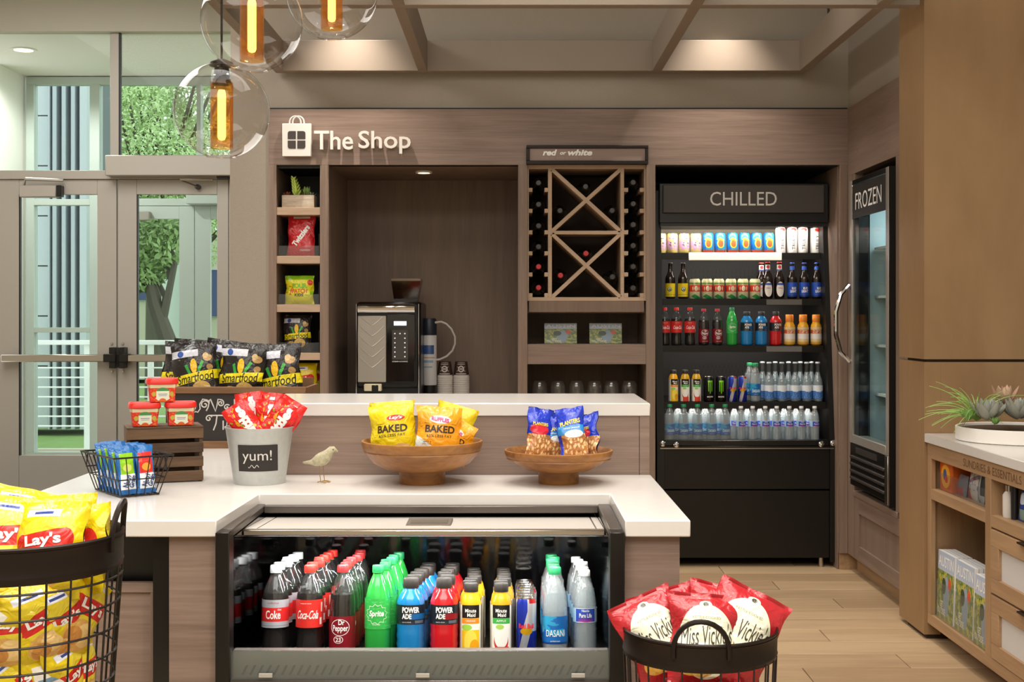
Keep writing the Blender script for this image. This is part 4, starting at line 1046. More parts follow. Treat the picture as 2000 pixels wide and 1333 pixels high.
def power(nm, liq, hexc):
    K[nm] = bottle(PP, .17, None, m_capblk, .0205, (.178, .203), (.088, .137, .0371, printed('label_' + nm, '1b2028', [('r', .5, .25, .72, .55, hexc), ('r', .36, .02, .55, .14, '2a3038'), ('r', .56, .05, .68, .2, '5a6470')], .3)), shell=liq,
                   texts=[('POWER', .047, .015, (0.003, .012), dict(bold=.04)), ('ADE', .026, .013, (-.008, -.004), dict(bold=.04)), ('sports drink', .024, .0035, (-.008, -.019), {})])
power('blue_sport', m_teal, '1a5c96'); power('red_sport', m_redd, '8c1a20')
PMm = [(.026, .004), (.0285, .01), (.0285, .12), (.028, .135), (.0235, .155), (.0175, .166), (.0175, .17)]
def mm(nm, liq, fr_):
    K[nm] = bottle(PMm, .17, None, m_capblk, .0185, (.168, .190), (.004, .136, .0291, printed('label_' + nm, fr_[0], fr_[1], .35)), shell=liq,
                   texts=[('Minute', .030, .0095, (0.0, .052), dict(bold=.02)), ('Maid', .022, .0095, (0.002, .041), dict(bold=.02)), (fr_[2], .026, .005, (0, .026), {})])
mm('orange_juice_bottle', m_ojuice, ('eef0e4', [('r', 0, 0, .34, 1, 'c9c4b4'), ('r', .66, 0, 1, 1, 'c9c4b4'), ('r', .68, 0, .72, 1, '55504a'), ('r', .36, .75, .64, 1, '1d1a17'), ('r', .36, .64, .64, .75, 'ef8f1f'), ('r', .36, 0, .64, .52, 'f2c61c'), ('e', .5, .3, .1, .22, 'f6dd55'), ('e', .44, .57, .08, .06, '9fd14c'), ('e', .56, .2, .07, .14, 'f0a518')], 'ORANGE'))
mm('apple_juice_bottle', m_juice, ('f1efe8', [('r', 0, 0, .34, 1, 'c9c4b4'), ('r', .66, 0, 1, 1, 'c9c4b4'), ('r', .68, 0, .72, 1, '55504a'), ('r', .36, .75, .64, 1, '1d1a17'), ('r', .36, .64, .64, .75, '3fae4a'), ('e', .5, .30, .11, .2, 'c92a20'), ('e', .5, .36, .1, .18, 'f1efe8'), ('r', .42, 0, .62, .2, 'd8432a'), ('e', .48, .58, .06, .05, 'a6cf5c')], 'APPLE'))
def can(nm, r, h, base, shapes, texts=(), rough=.28, metal=.35, topr=.86):
    k = Kit()
    k.add('can_body', MB().lathe([(0, .003), (r * .8, .003), (r * .86, 0), (r, .008), (r, h - .014), (r * topr, h - .003)], 28), printed('can_' + nm, base, [tuple(s) for s in shapes], rough, metal))
    k.add('can_lid', MB().lathe([(r * topr, h - .003), (r * topr + .0005, h), (r * topr - .002, h), (r * topr - .003, h - .004), (0, h - .004)], 24), M('can_lid', 'c9c6c2', .25, 1.))
    k.add('pull_tab', MB().box(-.006, .006, -.002, .012, h - .004, h - .0025), M('can_lid', 'c9c6c2', .25, 1.))
    for s, w_, h_, c, kw in texts:
        kw = dict(kw); mt = kw.pop('mat', m_white_print)
        k.add('lettering', letter_mesh(s, cyl(r + .0005, h / 2), w_, h_, c, mat=mt, sub=.006, **kw), mt, 0)
    K[nm] = k
m_redp = M('red_print', 'b8322e', .4)
can('energy_can', .0265, .153, 'c3c7ce', [('r', .30, .0, .52, 1, '2336a8'), ('r', .52, 0, .8, .46, '2336a8'), ('t', .46, .25, .12, .5, -14, 'c3c7ce'), ('t', .56, .75, .1, .6, -14, 'c3c7ce'), ('r', .8, 0, 1, 1, '2336a8'), ('r', 0, 0, .3, .5, '2336a8'), ('e', .5, .46, .1, .06, 'e8b520'), ('r', .55, .93, .75, 1, 'c92a2a')],
    [('Red Bull', .042, .012, (0, .006), dict(bold=.03, mat=M('red_print2', 'd8232a', .4)))], rough=.22, metal=.5)
can('monster_can', .031, .148, '0f100f', [('r', .44, .42, .465, .84, '7ed321'), ('r', .49, .34, .515, .84, '7ed321'), ('r', .54, .42, .565, .84, '7ed321'), ('r', .43, .80, .575, .86, '7ed321')], [('MONSTER', .036, .008, (0, -.044), dict(bold=.02))])
can('pink_can', .0315, .116, 'd9a9c9', [('r', 0, .82, 1, 1, 'e9d98a'), ('r', 0, 0, 1, .16, 'e5cf78'), ('n', 0, .16, 1, .85, 7, .56, 'e8d87e'), ('n', .38, .3, .62, .8, 13, .58, '6a5a66')], metal=.2)
can('blue_can', .0315, .116, '2a9fd0', [('r', 0, 0, 1, .16, 'd8502c'), ('r', 0, .16, .42, 1, '1d6fc0'), ('e', .5, .48, .105, .24, 'f0c83a'), ('t', .5, .66, .14, .22, 45, 'f0c83a'), ('e', .5, .46, .07, .16, 'd8643c'), ('t', .5, .58, .09, .13, 45, 'd8643c')], metal=.25)
can('seltzer_can', .0285, .145, 'efe9e4', [('e', .52, .92, .1, .07, 'c9352c'), ('e', .44, .88, .03, .03, '4a6a34'), ('r', .62, .1, .64, .7, 'c9b8b4')], [('TRULY', .082, .019, (.002, -.012), dict(rot=90, bold=.005, mat=m_black_print))], metal=.1)
can('lager_can', .0315, .116, 'd9d6a8', [('r', 0, .36, 1, .7, 'd8402c'), ('e', .5, .52, .055, .13, 'efe6c8'), ('e', .5, .52, .03, .08, 'e8d9a8'), ('e', .40, .52, .02, .1, 'e8dcb8'), ('e', .60, .52, .02, .1, 'e8dcb8'), ('t', .5, .08, .16, .28, 45, '2c9a56'), ('r', 0, .72, 1, .82, '6a8a44')], metal=.2, topr=.82)
PW = [(.029, .004), (.0325, .012), (.0315, .022), (.0330, .03), (.033, .036), (.033, .115), (.0325, .125), (.031, .145), (.0265, .17), (.019, .193), (.0135, .206), (.0135, .21), (.0165, .211), (.0165, .213), (.0125, .214)]
m_water = thin('water', 'eef5f8', .05, .08, milk=.26, edge=.6, milkc='e2ecf1')
K['blue_water'] = bottle(PW, .168, m_water, m_capgrn, .0165, (.212, .231), (.038, .108, .0336, printed('label_blue_water', '1f66b0', [('n', 0, .3, 1, 1, 4, .5, '2f9ac4'), ('r', 0, 0, 1, .06, '16407c'), ('e', .28, .5, .06, .12, '5fb4dc')], .3)),
                         texts=[('DASANI', .052, .017, (0.0, -.008), {}), ('purified water', .026, .004, (0, -.028), {})], shell=m_petw)
PN = [(.027, .004), (.0305, .012), (.029, .022), (.031, .032), (.0295, .042), (.031, .052), (.0295, .062), (.031, .072), (.0295, .082), (.031, .09), (.031, .125), (.0295, .14), (.026, .165), (.02, .186), (.0125, .202), (.0125, .206), (.0155, .207), (.0155, .209), (.0118, .21)]
K['white_water'] = bottle(PN, .176, m_water, m_capwht, .0140, (.2085, .224), (.092, .128, .0316, printed('label_white_water', 'dfe7ee', [('r', 0, 0, .36, 1, '9fc4dc'), ('r', .36, .04, .64, .96, '2f4fb4'), ('e', .5, .18, .1, .16, '6a3ca0'), ('r', .64, 0, 1, 1, 'b9d2e2'), ('r', .40, .08, .6, .14, 'c9356c')], .3)),
                          texts=[('Nestle', .02, .006, (0, .012), dict(bold=.02)), ('Pure Life', .034, .011, (0, 0), dict(bold=.02))], shell=m_petw)
PS = [(.025, .004), (.0285, .010), (.0285, .05), (.0285, .105), (.026, .12), (.0185, .14), (.0125, .16), (.0115, .175), (.0118, .205), (.0125, .21), (.0125, .214)]
K['soda_water'] = bottle(PS, .165, m_water, M('crown_cap', 'cfd4dc', .35, .5), .0135, (.212, .220), (.018, .092, .0290, printed('label_soda', '2d62ae', [('r', 0, .58, 1, 1, 'dfe6ec'), ('n', 0, .0, 1, .58, 22, .54, '6fa0d4'), ('e', .5, .62, .12, .1, 'dfe6ec')], .35)), capname='crown_cap')
PB = [(.027, .004), (.0300, .010), (.0300, .115), (.0285, .13), (.02, .148), (.0145, .165), (.0128, .185), (.0125, .205), (.0138, .207), (.0138, .21)]
m_amber = M('amber_glass_bottle', '1a0d06', .06, coat=.6)
K['yellow_beer'] = bottle(PB, .165, None, M('crown_dark', '2a2420', .35, .4), .0142, (.209, .216), (.012, .092, .0305, printed('label_yellow', 'e8cf1e', [('e', .47, .55, .07, .16, '3c5a6a'), ('e', .47, .58, .05, .11, 'cfd6d8'), ('r', 0, .14, 1, .17, '6a5a10'), ('r', .46, .5, .5, .6, '2a2a20')], .4)), shell=m_amber, capname='crown_cap')
K['blue_beer'] = bottle(PB, .165, None, M('crown_blue', '2f4a9c', .35, .4), .0142, (.209, .216), (.012, .098, .0305, printed('label_blue_beer', '2350b4', [('r', 0, 0, 1, .1, '18367c')], .35)), shell=m_amber,
                        texts=[('BUD', .028, .014, (.003, .008), dict(bold=.04)), ('LIGHT', .040, .016, (-.001, -.010), dict(bold=.04))], capname='crown_cap')
_nk = MB().lathe([(.0139, .172), (.0134, .195)], 20); K['blue_beer'].add('neck_label', _nk, M('neck_blue', '3a5cb4', .4))
K['oval_beer'] = bottle(PB, .165, None, M('crown_red', 'c0392f', .35, .4), .0142, (.209, .216), None, shell=m_amber, capname='crown_cap')
K['oval_beer'].add('neck_label', MB().lathe([(.0148, .166), (.0132, .20)], 20), printed('neck_white', 'dcd6cf', [('e', .5, .6, .12, .3, 'b8322e'), ('r', 0, 0, 1, .2, '3a4a8c')], .4))
def oval(u, v):
    t = 2 * pi * u; return cyl(.0306, .056)(.0235 * v * cos(t), .044 * v * sin(t))
li = K['oval_beer'].add('label', MB().grid(oval, 28, 3), M('oval_white', 'ece7df', .45))
def ovt(u, v): return cyl(.0309, .086)((u - .5) * .037, (v - .5) * .012)
K['oval_beer'].add('label_band', MB().grid(ovt, 8, 1), M('oval_blue', '3450a4', .45), li)
K['oval_beer'].add('lettering', letter_mesh('Ultra', cyl(.0311, .063), .028, .01, bold=.01, mat=m_redp, sub=.006), m_redp, li)
PJ = [(.027, .004), (.0305, .012), (.0305, .10), (.029, .112), (.022, .125), (.0195, .135)]
K['pulp_bottle'] = bottle(PJ, .13, None, m_cap_or, .0215, (.132, .172), (.008, .103, .0312, printed('label_pulp', 'e8cf9a', [('r', 0, .62, 1, .84, 'c9603a'), ('r', 0, .3, 1, .6, 'efe9e2'), ('r', 0, 0, 1, .14, 'd9a23a'), ('n', .35, .64, .65, .82, 20, .5, 'e8d0b0')], .4)), shell=m_ojuice)
K['small_water'] = K['white_water']; K['small_blue_water'] = K['blue_water']

# ------------------------------------------------------------------ stock in the open cooler
SY0, DY = 3.30, .0735
cols = [(-.617, 'diet', 'silver-capped cola bottle with silver-red label', 6, .073), (-.528, 'cola', 'red-capped cola bottle with red label', 7, .073), (-.442, 'pepper', 'dark soda bottle with maroon label', 7, .073),
        (-.350, 'lemon', 'bright green lemon soda bottle', 6, .073), (-.264, 'blue_sport', 'blue sports drink bottle with black cap', 6, .0765), (-.177, 'red_sport', 'red sports drink bottle with black cap', 6, .0765),
        (-.107, 'orange_juice_bottle', 'orange juice bottle with black cap', 7, .061), (-.028, 'apple_juice_bottle', 'apple juice bottle with black cap', 7, .061), (.037, 'energy_can', 'blue and silver slim energy drink can', 8, .056),
        (.112, 'blue_water', 'water bottle with green cap and blue label', 6, .0705), (.190, 'white_water', 'water bottle with white cap and small white label', 6, .0705)]
tl = math.atan(SL)
for x, kk, desc, n, dy in cols:
    for j in range(n):
        y = SY0 + j * dy
        if y > 3.755: break
        rr = random.Random(j * 17 + len(kk))
        z = ZD - (y - 3.16) * SL
        x_ = x + rr.uniform(-.004, .004) * (j > 0) + (.004 * j if kk in ('lemon', 'blue_sport') else 0)
        K[kk].put('drink_can' if 'can' in kk else 'drink_bottle', '%s in the island cooler, %s from front' % (desc, ORD[j]), 'can' if 'can' in kk else 'bottle',
                  (x_, y, z + .0005), (-tl, 0, rr.uniform(-.25, .25) * (j > 0)), 'drinks in the island cooler')
# ------------------------------------------------------------------ stock in the chilled case
def stock(ri, items, shelf):
    y, p = ROWS[ri]; c = {}
    for px, kk, sc_, desc, *dz in items:
        dy = dz[0] if dz else 0
        yy = y + dy
        key = desc; c[key] = c.get(key, 0) + 1
        tot = sum(1 for it in items if it[3] == desc)
        lab = '%s on the %s chilled case shelf' % (desc, shelf)
        if tot > 1: lab = '%s, %s from left, on the %s chilled case shelf' % (desc, ORD[c[key] - 1], shelf)
        rr = random.Random(px * 7 + ri)
        K[kk].put('drink_can' if 'can' in kk else ('beer_bottle' if 'beer' in kk else 'drink_bottle'), lab, 'can' if 'can' in kk else 'bottle', (X(px, yy), yy, RZ[ri]), (0, 0, rr.uniform(-.2, .2) + .1), 'drinks in the chilled case', sc_)
stock(0, [(1290.5, 'pink_can', .97, 'pink and yellow can')] + [(p, 'pink_can', .97, 'pink and yellow can') for p in (1313, 1336, 1359)] + [(p, 'blue_can', .99, 'blue can with yellow drop emblem') for p in (1382.5, 1406, 1430, 1453.5, 1477, 1501)] +
      [(p, 'seltzer_can', 1.0, 'tall slim white seltzer can') for p in (1524, 1547, 1568)] + [(1592, 'seltzer_can', 1.0, 'white seltzer can half hidden by the case side', .03)], 'top')
stock(1, [(1309, 'yellow_beer', .93, 'dark beer bottle with yellow label'), (1334, 'yellow_beer', .93, 'dark beer bottle with yellow label')] + [(p, 'lager_can', .97, 'cream, red and green lager can') for p in (1357, 1381, 1404, 1427.5, 1451, 1474.5)] +
      [(p, 'oval_beer', .95, 'dark beer bottle with white oval label') for p in (1499.5, 1522)] + [(1487, 'oval_beer', .95, 'oval-label beer bottle behind the front row', .075)] + [(p, 'blue_beer', .93, 'dark beer bottle with blue label') for p in (1547, 1570.5, 1595)], 'second')
stock(2, [(1298, 'cola', .89, 'small red-label cola bottle')] + [(p, 'cola', .89, 'small red-label cola bottle') for p in (1321, 1347.5)] + [(p, 'pepper', .86, 'maroon-label soda bottle') for p in (1374.5, 1401)] + [(1429.5, 'lemon', .89, 'green lemon soda bottle')] +
      [(p, 'blue_sport', .92, 'blue sports drink') for p in (1458.5, 1487)] + [(1515, 'red_sport', .92, 'red sports drink')] + [(p, 'pulp_bottle', .99, 'pale orange juice bottle with orange cap') for p in (1542, 1568.5, 1594)], 'third')
stock(3, [(1315, 'orange_juice_bottle', .92, 'orange juice bottle')] + [(p, 'apple_juice_bottle', .92, 'apple juice bottle') for p in (1338, 1360)] + [(p, 'monster_can', .94, 'black energy can with green claw marks') for p in (1384.5, 1408)] + [(p, 'energy_can', .92, 'blue and silver energy can') for p in (1430, 1450)] +
      [(1475, 'blue_water', .92, 'green-capped water bottle')] + [(p, 'soda_water', .99, 'clear soda bottle with blue-white label') for p in (1502, 1527, 1553, 1575.5, 1597)] +
      [(p, 'soda_water', .99, 'clear back-row soda bottle', .07) for p in (1489, 1514, 1540, 1563, 1585)] + [(1464, 'blue_water', .92, 'green-capped water bottle behind the front row', .07)], 'fourth')
stock(4, [(p, 'blue_water', .86, 'green-capped water bottle') for p in (1308, 1335, 1362, 1390, 1416)] + [(p, 'blue_water', .86, 'green-capped back-row water bottle', .065) for p in (1324, 1352, 1377, 1404)] +
      [(p, 'white_water', .84, 'small white-capped water bottle') for p in (1447, 1470, 1494.5, 1517, 1541.5, 1565, 1591)] + [(p, 'white_water', .84, 'white-capped back-row water bottle', .06) for p in (1434, 1459, 1484, 1508, 1531, 1554, 1577)], 'bottom')

# ------------------------------------------------------------------ snack bags: one kit of each kind
def bagfn(w_, h_, t_, seed, seal=.06, pinch=.06, wr=.004):
    rnd = random.Random(seed); p1, p2, p3 = rnd.uniform(0, 6), rnd.uniform(0, 6), rnd.uniform(0, 6)
    def f_(u, v, side):
        a = abs(v); e = max(0, 1 - (a / (1 - seal)) ** 3)
        puff = (max(0, 1 - abs(u) ** 2.4)) ** .75 * e ** .65
        y = side * t_ * puff
        y += wr * (u * u) * sin(7 * v + p1) * (.4 + e) + wr * .8 * a ** 4 * sin(6 * u + p2) + wr * .5 * sin(2.1 * u + p3) * a
        y += side * wr * .5 * e * sin(9 * u + 5 * v + p2) * (abs(u) ** 2)
        if a > 1 - seal: y += .0009 * sin(u * 55)
        return (w_ / 2 * u * (1 - pinch * e) + wr * .5 * sin(5 * v + p1) * abs(u), y, h_ * (v + 1) / 2)
    return f_
def bag(w_, h_, t_, seed, front, back, texts=(), **kw):
    f_ = bagfn(w_, h_, t_, seed, **kw); k = Kit()
    fi = k.add('wrapper_front', MB().grid(lambda u, v: f_(2 * u - 1, 2 * v - 1, -1), 22, 26), front, angle=70)
    k.add('wrapper_back', MB().grid(lambda u, v: f_(1 - 2 * u, 2 * v - 1, 1), 22, 26), back, angle=70)
    for s, tw_, th, c, kk in texts:
        kk = dict(kk); mt = kk.pop('mat', m_white_print)
        def mp(a, b):
            x, y, z = f_(2 * a / w_, 2 * b / h_ - 1, -1); return (x, y - .0013, z)
        k.add('lettering', letter_mesh(s, mp, tw_, th, c, mat=mt, sub=.008, **kk), mt, fi)
    return k
BG = {}
def backm(nm, c, extra=()): return printed('back_' + nm, c, [('r', .25, .18, .75, .82, 'e9e4da'), ('r', .3, .6, .7, .66, '6f8fa8'), ('r', .3, .45, .6, .49, '6f8fa8'), ('r', .3, .3, .65, .36, '6f8fa8')] + list(extra), .28, crumple=.6)
yl = 'd9bf12'
lays_shapes = [('r', 0, .0, 1, .05, 'c9b21a'), ('e', .5, .56, .36, .26, 'e2cc34'), ('e', .48, .24, .3, .17, 'd9a85a'), ('e', .58, .27, .2, .13, 'e8c684'), ('e', .38, .2, .16, .1, 'c98a42'), ('t', .5, .56, .66, .2, 8, 'cf2a22'), ('e', .19, .53, .1, .1, 'cf2a22'), ('e', .81, .6, .1, .1, 'cf2a22'), ('r', .18, .82, .68, .9, 'dfe2ee'), ('r', .3, .845, .58, .875, '3a4a8c')]
for i in range(3):
    BG['lays%d' % i] = bag(.150, .190, .036, 11 + i, printed('lays_front', yl, lays_shapes, .26, crumple=.55), backm('yellow', yl), [("Lay's", .078, .028, (0, .107), dict(bold=.035, rot=6))])
BG['lays_s'] = bag(.150, .200, .03, 21, printed('lays_front', yl, lays_shapes, .26, crumple=.55), backm('yellow', yl), [("Lay's", .078, .028, (0, .112), dict(bold=.035, rot=6))])
BG['baked'] = bag(.140, .165, .032, 31, printed('baked_front', 'dcc417', [('e', .72, .12, .26, .16, 'c9a468'), ('t', .25, .14, .6, .22, -18, 'e9e4d8'), ('e', .62, .74, .2, .055, 'c9352c'), ('r', .16, .64, .36, .648, '3a2310')], .26, crumple=.55), backm('yellow', yl),
                  [("Lay's", .040, .012, (.017, .122), dict(bold=.03, shear=.2)), ('BAKED', .094, .022, (.004, .091), dict(bold=.03, mat=m_brown_print)), ('65% LESS FAT', .084, .008, (.004, .071), dict(mat=m_brown_print))])
BG['ruffles'] = bag(.140, .165, .032, 32, printed('ruffles_front', 'e39a1e', [('t', .2, .16, .62, .3, -30, 'd5dcd8'), ('e', .55, .12, .3, .07, 'e8a838'), ('e', .5, .74, .24, .075, 'f0e6ea'), ('r', .14, .66, .24, .668, '3a2310'), ('r', .76, .66, .86, .668, '3a2310')], .26, crumple=.55), backm('orange', 'e39a1e'),
                    [('RUFFLES', .056, .013, (0, .122), dict(bold=.04, mat=M('magenta_print', 'b83a78', .4), rot=-5)), ('BAKED', .094, .022, (0, .093), dict(bold=.03, mat=m_brown_print)), ('65% LESS FAT', .08, .008, (0, .072), dict(mat=m_brown_print)), ('cheddar &\nsour cream', .026, .010, (-.036, .05), dict(mat=m_black_print))])
nut = [('o', 0, 0, 1, .5, 11, .42, 'e2bd86'), ('o', 0, 0, 1, .5, 17, .30, 'c9945a')]
for nm, sd_, ex, tx in (('nuts_a', 41, [('e', .42, .58, .36, .1, 'cc2a3a')], [('PLANTERS', .05, .010, (-.004, .112), dict(bold=.02, mat=M('yellow_print', 'f0d830', .4)))]), ('nuts_b', 42, [('r', 0, .5, 1, .66, '2f86c8'), ('e', .6, .5, .34, .07, 'e8eef2')], [('PLANTERS', .062, .014, (0, .118), dict(bold=.03, rot=8, mat=M('yellow_print', 'f0d830', .4))), ('salted peanuts', .05, .007, (.004, .1), {})])):
    BG[nm] = bag(.084, .165, .019, sd_, printed(nm + '_front', '2038b4', [('r', 0, 0, 1, .5, 'a87040')] + nut + [('r', 0, 0, .12, 1, '2038b4') if nm == 'nuts_b' else ('r', 0, .97, 1, 1, '1a2c94'), ('r', .5, 0, 1, .06, '2038b4')] + ex, .24, crumple=.55), M('nut_back', '1f35a4', .3), tx, wr=.005)
sk = [('n', .06, .1, .42, .95, 5, .58, 'e9a01e'), ('n', .06, .2, .45, .95, 8, .63, '8fb82a'), ('n', .3, .3, .9, .9, 8, .68, '6a2a8c'), ('n', .72, .1, .95, .6, 6, .6, 'efc02a')]
for i in range(2):
    BG['candy%d' % i] = bag(.088, .165, .012, 51 + i, printed('candy_front', 'd9231f', sk, .24, crumple=.55), M('candy_back', 'cf211d', .3), [('Skittles', .128, .036, (.006, .088), dict(bold=.06, rot=90))], wr=.003)
pc_sh = [('r', 0, .78, .62, .90, 'c9c9d4'), ('e', .22, .84, .07, .055, '2f4f9c'), ('e', .83, .74, .1, .06, 'b8935c'), ('e', .78, .78, .06, .05, 'd2b27c'), ('e', .86, .58, .07, .05, 'a88450'), ('e', .50, .62, .075, .12, 'e9b81c'), ('t', .66, .61, .06, .2, -38, '3aa83c'), ('t', .36, .57, .06, .17, 25, '2f9a3a'), ('t', .5, .43, 1.2, .15, 4, 'ecd81e'), ('e', .62, .24, .2, .12, 'c9a25a'), ('e', .3, .2, .14, .09, 'b08a4c')]
for i in range(3):
    BG['popcorn%d' % i] = bag(.178, .235, .034, 61 + i, printed('popcorn_front', '231e1d', pc_sh, .26, crumple=.6), M('popcorn_back', '231e1d', .3), [('Smartfood', .150, .034, (0, .101), dict(bold=.005, shear=.2, rot=4, mat=m_black_print))], wr=.006)
vk = [('e', .5, .47, .40, .40, 'e4e0c4'), ('e', .5, .48, .37, .37, 'd9dcc0'), ('e', .5, .47, .355, .355, 'e9e6cc'), ('e', .3, .22, .2, .12, 'd9a84a'), ('e', .45, .19, .18, .1, 'e2b860'), ('e', .5, .86, .09, .05, 'e4e0c4'), ('e', .5, .87, .04, .025, '4a4a38'), ('n', .6, .25, .8, .42, 16, .56, '9c3a44')]
for i in range(3):
    BG['kettle%d' % i] = bag(.175, .215, .036, 71 + i, printed('kettle_front', 'a9232a', vk, .26, crumple=.55), printed('kettle_back', 'a02027', [('r', .25, .2, .75, .75, 'd8d2b8')], .3), [('Miss Vickie\'s', .130, .046, (0, .115), dict(shear=.3, rot=6, bold=-.004, mat=M('charcoal_print', '3a332e', .4))), ('KETTLE COOKED', .07, .006, (0, .155), dict(mat=M('olive_print', '8a8a5c', .4)))], wr=.006, seal=.10)
BG['licorice'] = bag(.150, .215, .018, 81, printed('licorice_front', 'c8202a', [('n', 0, .2, 1, .9, 5, .56, 'd8484a'), ('r', .2, .95, .8, 1, 'd9d2cc')], .24, crumple=.55), M('licorice_back', 'b81c24', .3), [('Twizzlers', .135, .034, (0, .11), dict(bold=.05, rot=52)), ('STRAWBERRY', .06, .01, (.025, .03), {})])
BG['sour'] = bag(.158, .155, .02, 82, printed('sour_front', 'e6dc1e', [('r', 0, .85, 1, 1, '8cc41e'), ('n', 0, .3, .35, .7, 7, .55, 'd86a2a'), ('n', .6, .3, 1, .6, 9, .55, '8cc41e'), ('e', .88, .75, .1, .1, 'd8402a')], .24, crumple=.55), M('sour_back', 'd6cc1a', .3),
                 [('SOUR', .085, .026, (0, .098), dict(bold=.04, mat=M('green_print', '7ac01e', .4))), ('PATCH', .085, .024, (.002, .07), dict(bold=.04, mat=M('orange_print', 'e0531e', .4))), ('KIDS', .05, .016, (0, .048), dict(bold=.03, mat=m_black_print))])
m_capn = m_black_print
for i, (c1, c2, nm) in enumerate((('8cc41e', 'c9d46a', 'green'), ('d9302a', 'e8a03a', 'red'))):
    BG['bar_' + nm] = bag(.052, .132, .0105, 91 + i, printed('bar_front_' + nm, '2a6cb0', [('r', .12, .42, .88, .86, c1), ('e', .5, .55, .25, .08, c2), ('r', .1, .1, .95, .42, 'e6e9ee')], .24, crumple=.55), M('bar_back', '2f74b8', .28),
                          [('Nutri', .034, .016, (-.004, .036), dict(rot=70, bold=.03, mat=M('navy_print', '1d3f74', .4))), ('Grain', .034, .016, (.012, .034), dict(rot=70, bold=.03, mat=M('navy_print', '1d3f74', .4)))], wr=.002)

# bags on the snack shelf
def onshelf(kk, i, px, lab, nm='snack_bag', rz_=0, y=YC + .07, tilt=-6, **k): return BG[kk].put(nm, lab, 'bag', (X(px, y), y, SH[i] + .002), (R(tilt), 0, R(rz_)), **k)
onshelf('licorice', 1, 588, 'red licorice bag with slanting white lettering on the snack shelf')
onshelf('sour', 2, 585, 'yellow-green sour candy bag on the snack shelf')
onshelf('popcorn0', 3, 580, 'black popcorn bag with yellow band standing on the snack shelf', scale=.86)
onshelf('lays_s', 4, 592, 'yellow chip bag with red ribbon on the lowest visible snack shelf')
onshelf('lays_s', 4, 606, 'second yellow chip bag behind the first on the lowest visible snack shelf', y=YC + .15)
# wooden planter with succulents on the top shelf
pl = thing('succulent_planter', 'whitewashed wooden box planter with succulents on the top snack shelf', 'planter', (X(585, YC + .08), YC + .08, SH[0]))
mw = wood('whitewashed_wood', 'a08f7c', 'd2c4b2', 'x', 30, .8, 6)
bw = .172
part('box_front', mbox(-bw / 2, bw / 2, -.05, -.042, 0, .068), mw, pl); part('box_back', mbox(-bw / 2, bw / 2, .042, .05, 0, .068), mw, pl)
for x0 in (-bw / 2, bw / 2 - .008): part('box_side', mbox(x0, x0 + .008, -.042, .042, 0, .068), mw, pl)
part('soil', mbox(-bw / 2 + .008, bw / 2 - .008, -.042, .042, 0, .055), M('soil', '3a2a1e', .95), pl)
def leaf_mesh(L, W, th, matl, curl=.25, nm='leaf', tip=.0):
    def f_(s):
        def g(u, v):
            wd = W * (sin(pi * min(1, v * .92 + .06)) ** .8) * (1 - tip * v)
            a = (u - .5) * 2
            return (a * wd / 2, v * L * (1 - .1 * curl), s * th * (1 - a * a) * sin(pi * min(1, v + .02)) + L * curl * v * v + wd * .18 * a * a)
        return g
    mb = MB(); mb.grid(f_(1), 4, 6); mb.grid(f_(-1), 4, 6); return mb.mesh(nm, matl, 80)
def rosette(parent, c, R0, n, matl, W=.4, seed=0, tilt0=78, curl=.25, sq=1.0):
    rnd = random.Random(seed); me = leaf_mesh(1, W, .06, matl, curl, 'leaf', .15)
    for i in range(n):
        q = i / n; a = i * 2.39996 + rnd.uniform(-.1, .1)
        L = R0 * (1 - .62 * q); el = tilt0 - 70 * q
        link('leaf', me, parent, (c[0] + .12 * R0 * cos(a + pi / 2), c[1] + .12 * R0 * sin(a + pi / 2), c[2] + R0 * .25 * q), (R(90 - el), 0, a), (L, L, L * sq))
m_suc = M('succulent_lime', 'c4d868', .5, var=.15, vscale=40)
me = leaf_mesh(1, .38, .08, m_suc, .2)
for j in range(11):      # upright lime stem of fat leaves
    for q in range(3):
        a = j * 1.1 + q * 2.09; s_ = .050 - .0022 * j
        link('leaf', me, pl, (-.012 - .002 * j, -.01, .058 + j * .0095), (R(42), 0, a), s_)
me = leaf_mesh(1, .16, .03, M('succulent_green', '7d9850', .5), .15)
rnd = random.Random(1)
for j in range(22): link('leaf', me, pl, (.035 + rnd.uniform(-.012, .012), .0, .055), (R(rnd.uniform(35, 80)), 0, rnd.uniform(0, 6.28)), rnd.uniform(.05, .075))
rosette(pl, (-.062, -.015, .062), .036, 14, M('succulent_rust', '8c4a30', .5), .4, 3, 75)
rosette(pl, (.065, -.015, .06), .036, 14, M('succulent_sage', '7c8a6a', .5), .34, 4, 75)
rosette(pl, (.03, -.02, .058), .028, 12, M('succulent_rust', '8c4a30', .5), .4, 5, 75)

# ------------------------------------------------------------------ coffee machine and neighbours
YM = 6.98
cm = thing('coffee_machine', 'black bean-to-cup coffee machine with silver patterned door', 'coffee machine')
mz = .9; mt_ = Z(590, YM)
x0, x1 = X(695, YM), X(821, YM)
part('body', mbox(x0, x1, YM + .03, 7.45, mz, mt_, b=.012), m_black2, cm)
part('front_frame', mbox(x0 + .004, x1 - .008, YM, YM + .03, Z(758, YM), mt_ - .004, b=.01), m_black, cm)
for a in (x0, x1 - .012): part('edge_trim', mbox(a, a + .006, YM - .004, YM + .03, mz + .01, mt_ - .01, b=.002), m_chrome, cm)
part('chrome_band', MB().prism([(YM - .004, Z(611, YM)), (YM - .018, Z(606, YM)), (YM - .022, Z(602, YM)), (YM - .012, Z(596, YM)), (YM - .002, Z(594, YM)), (YM + .01, Z(594, YM)), (YM + .01, Z(611, YM))], 'x', X(699, YM), X(810, YM)), m_chrome, cm)
part('silver_door', mbox(X(699, YM), X(754.5, YM), YM - .008, YM + .01, Z(747, YM), Z(617, YM), b=.003), M('silver_panel', 'b0aaa0', .35, .6), cm)
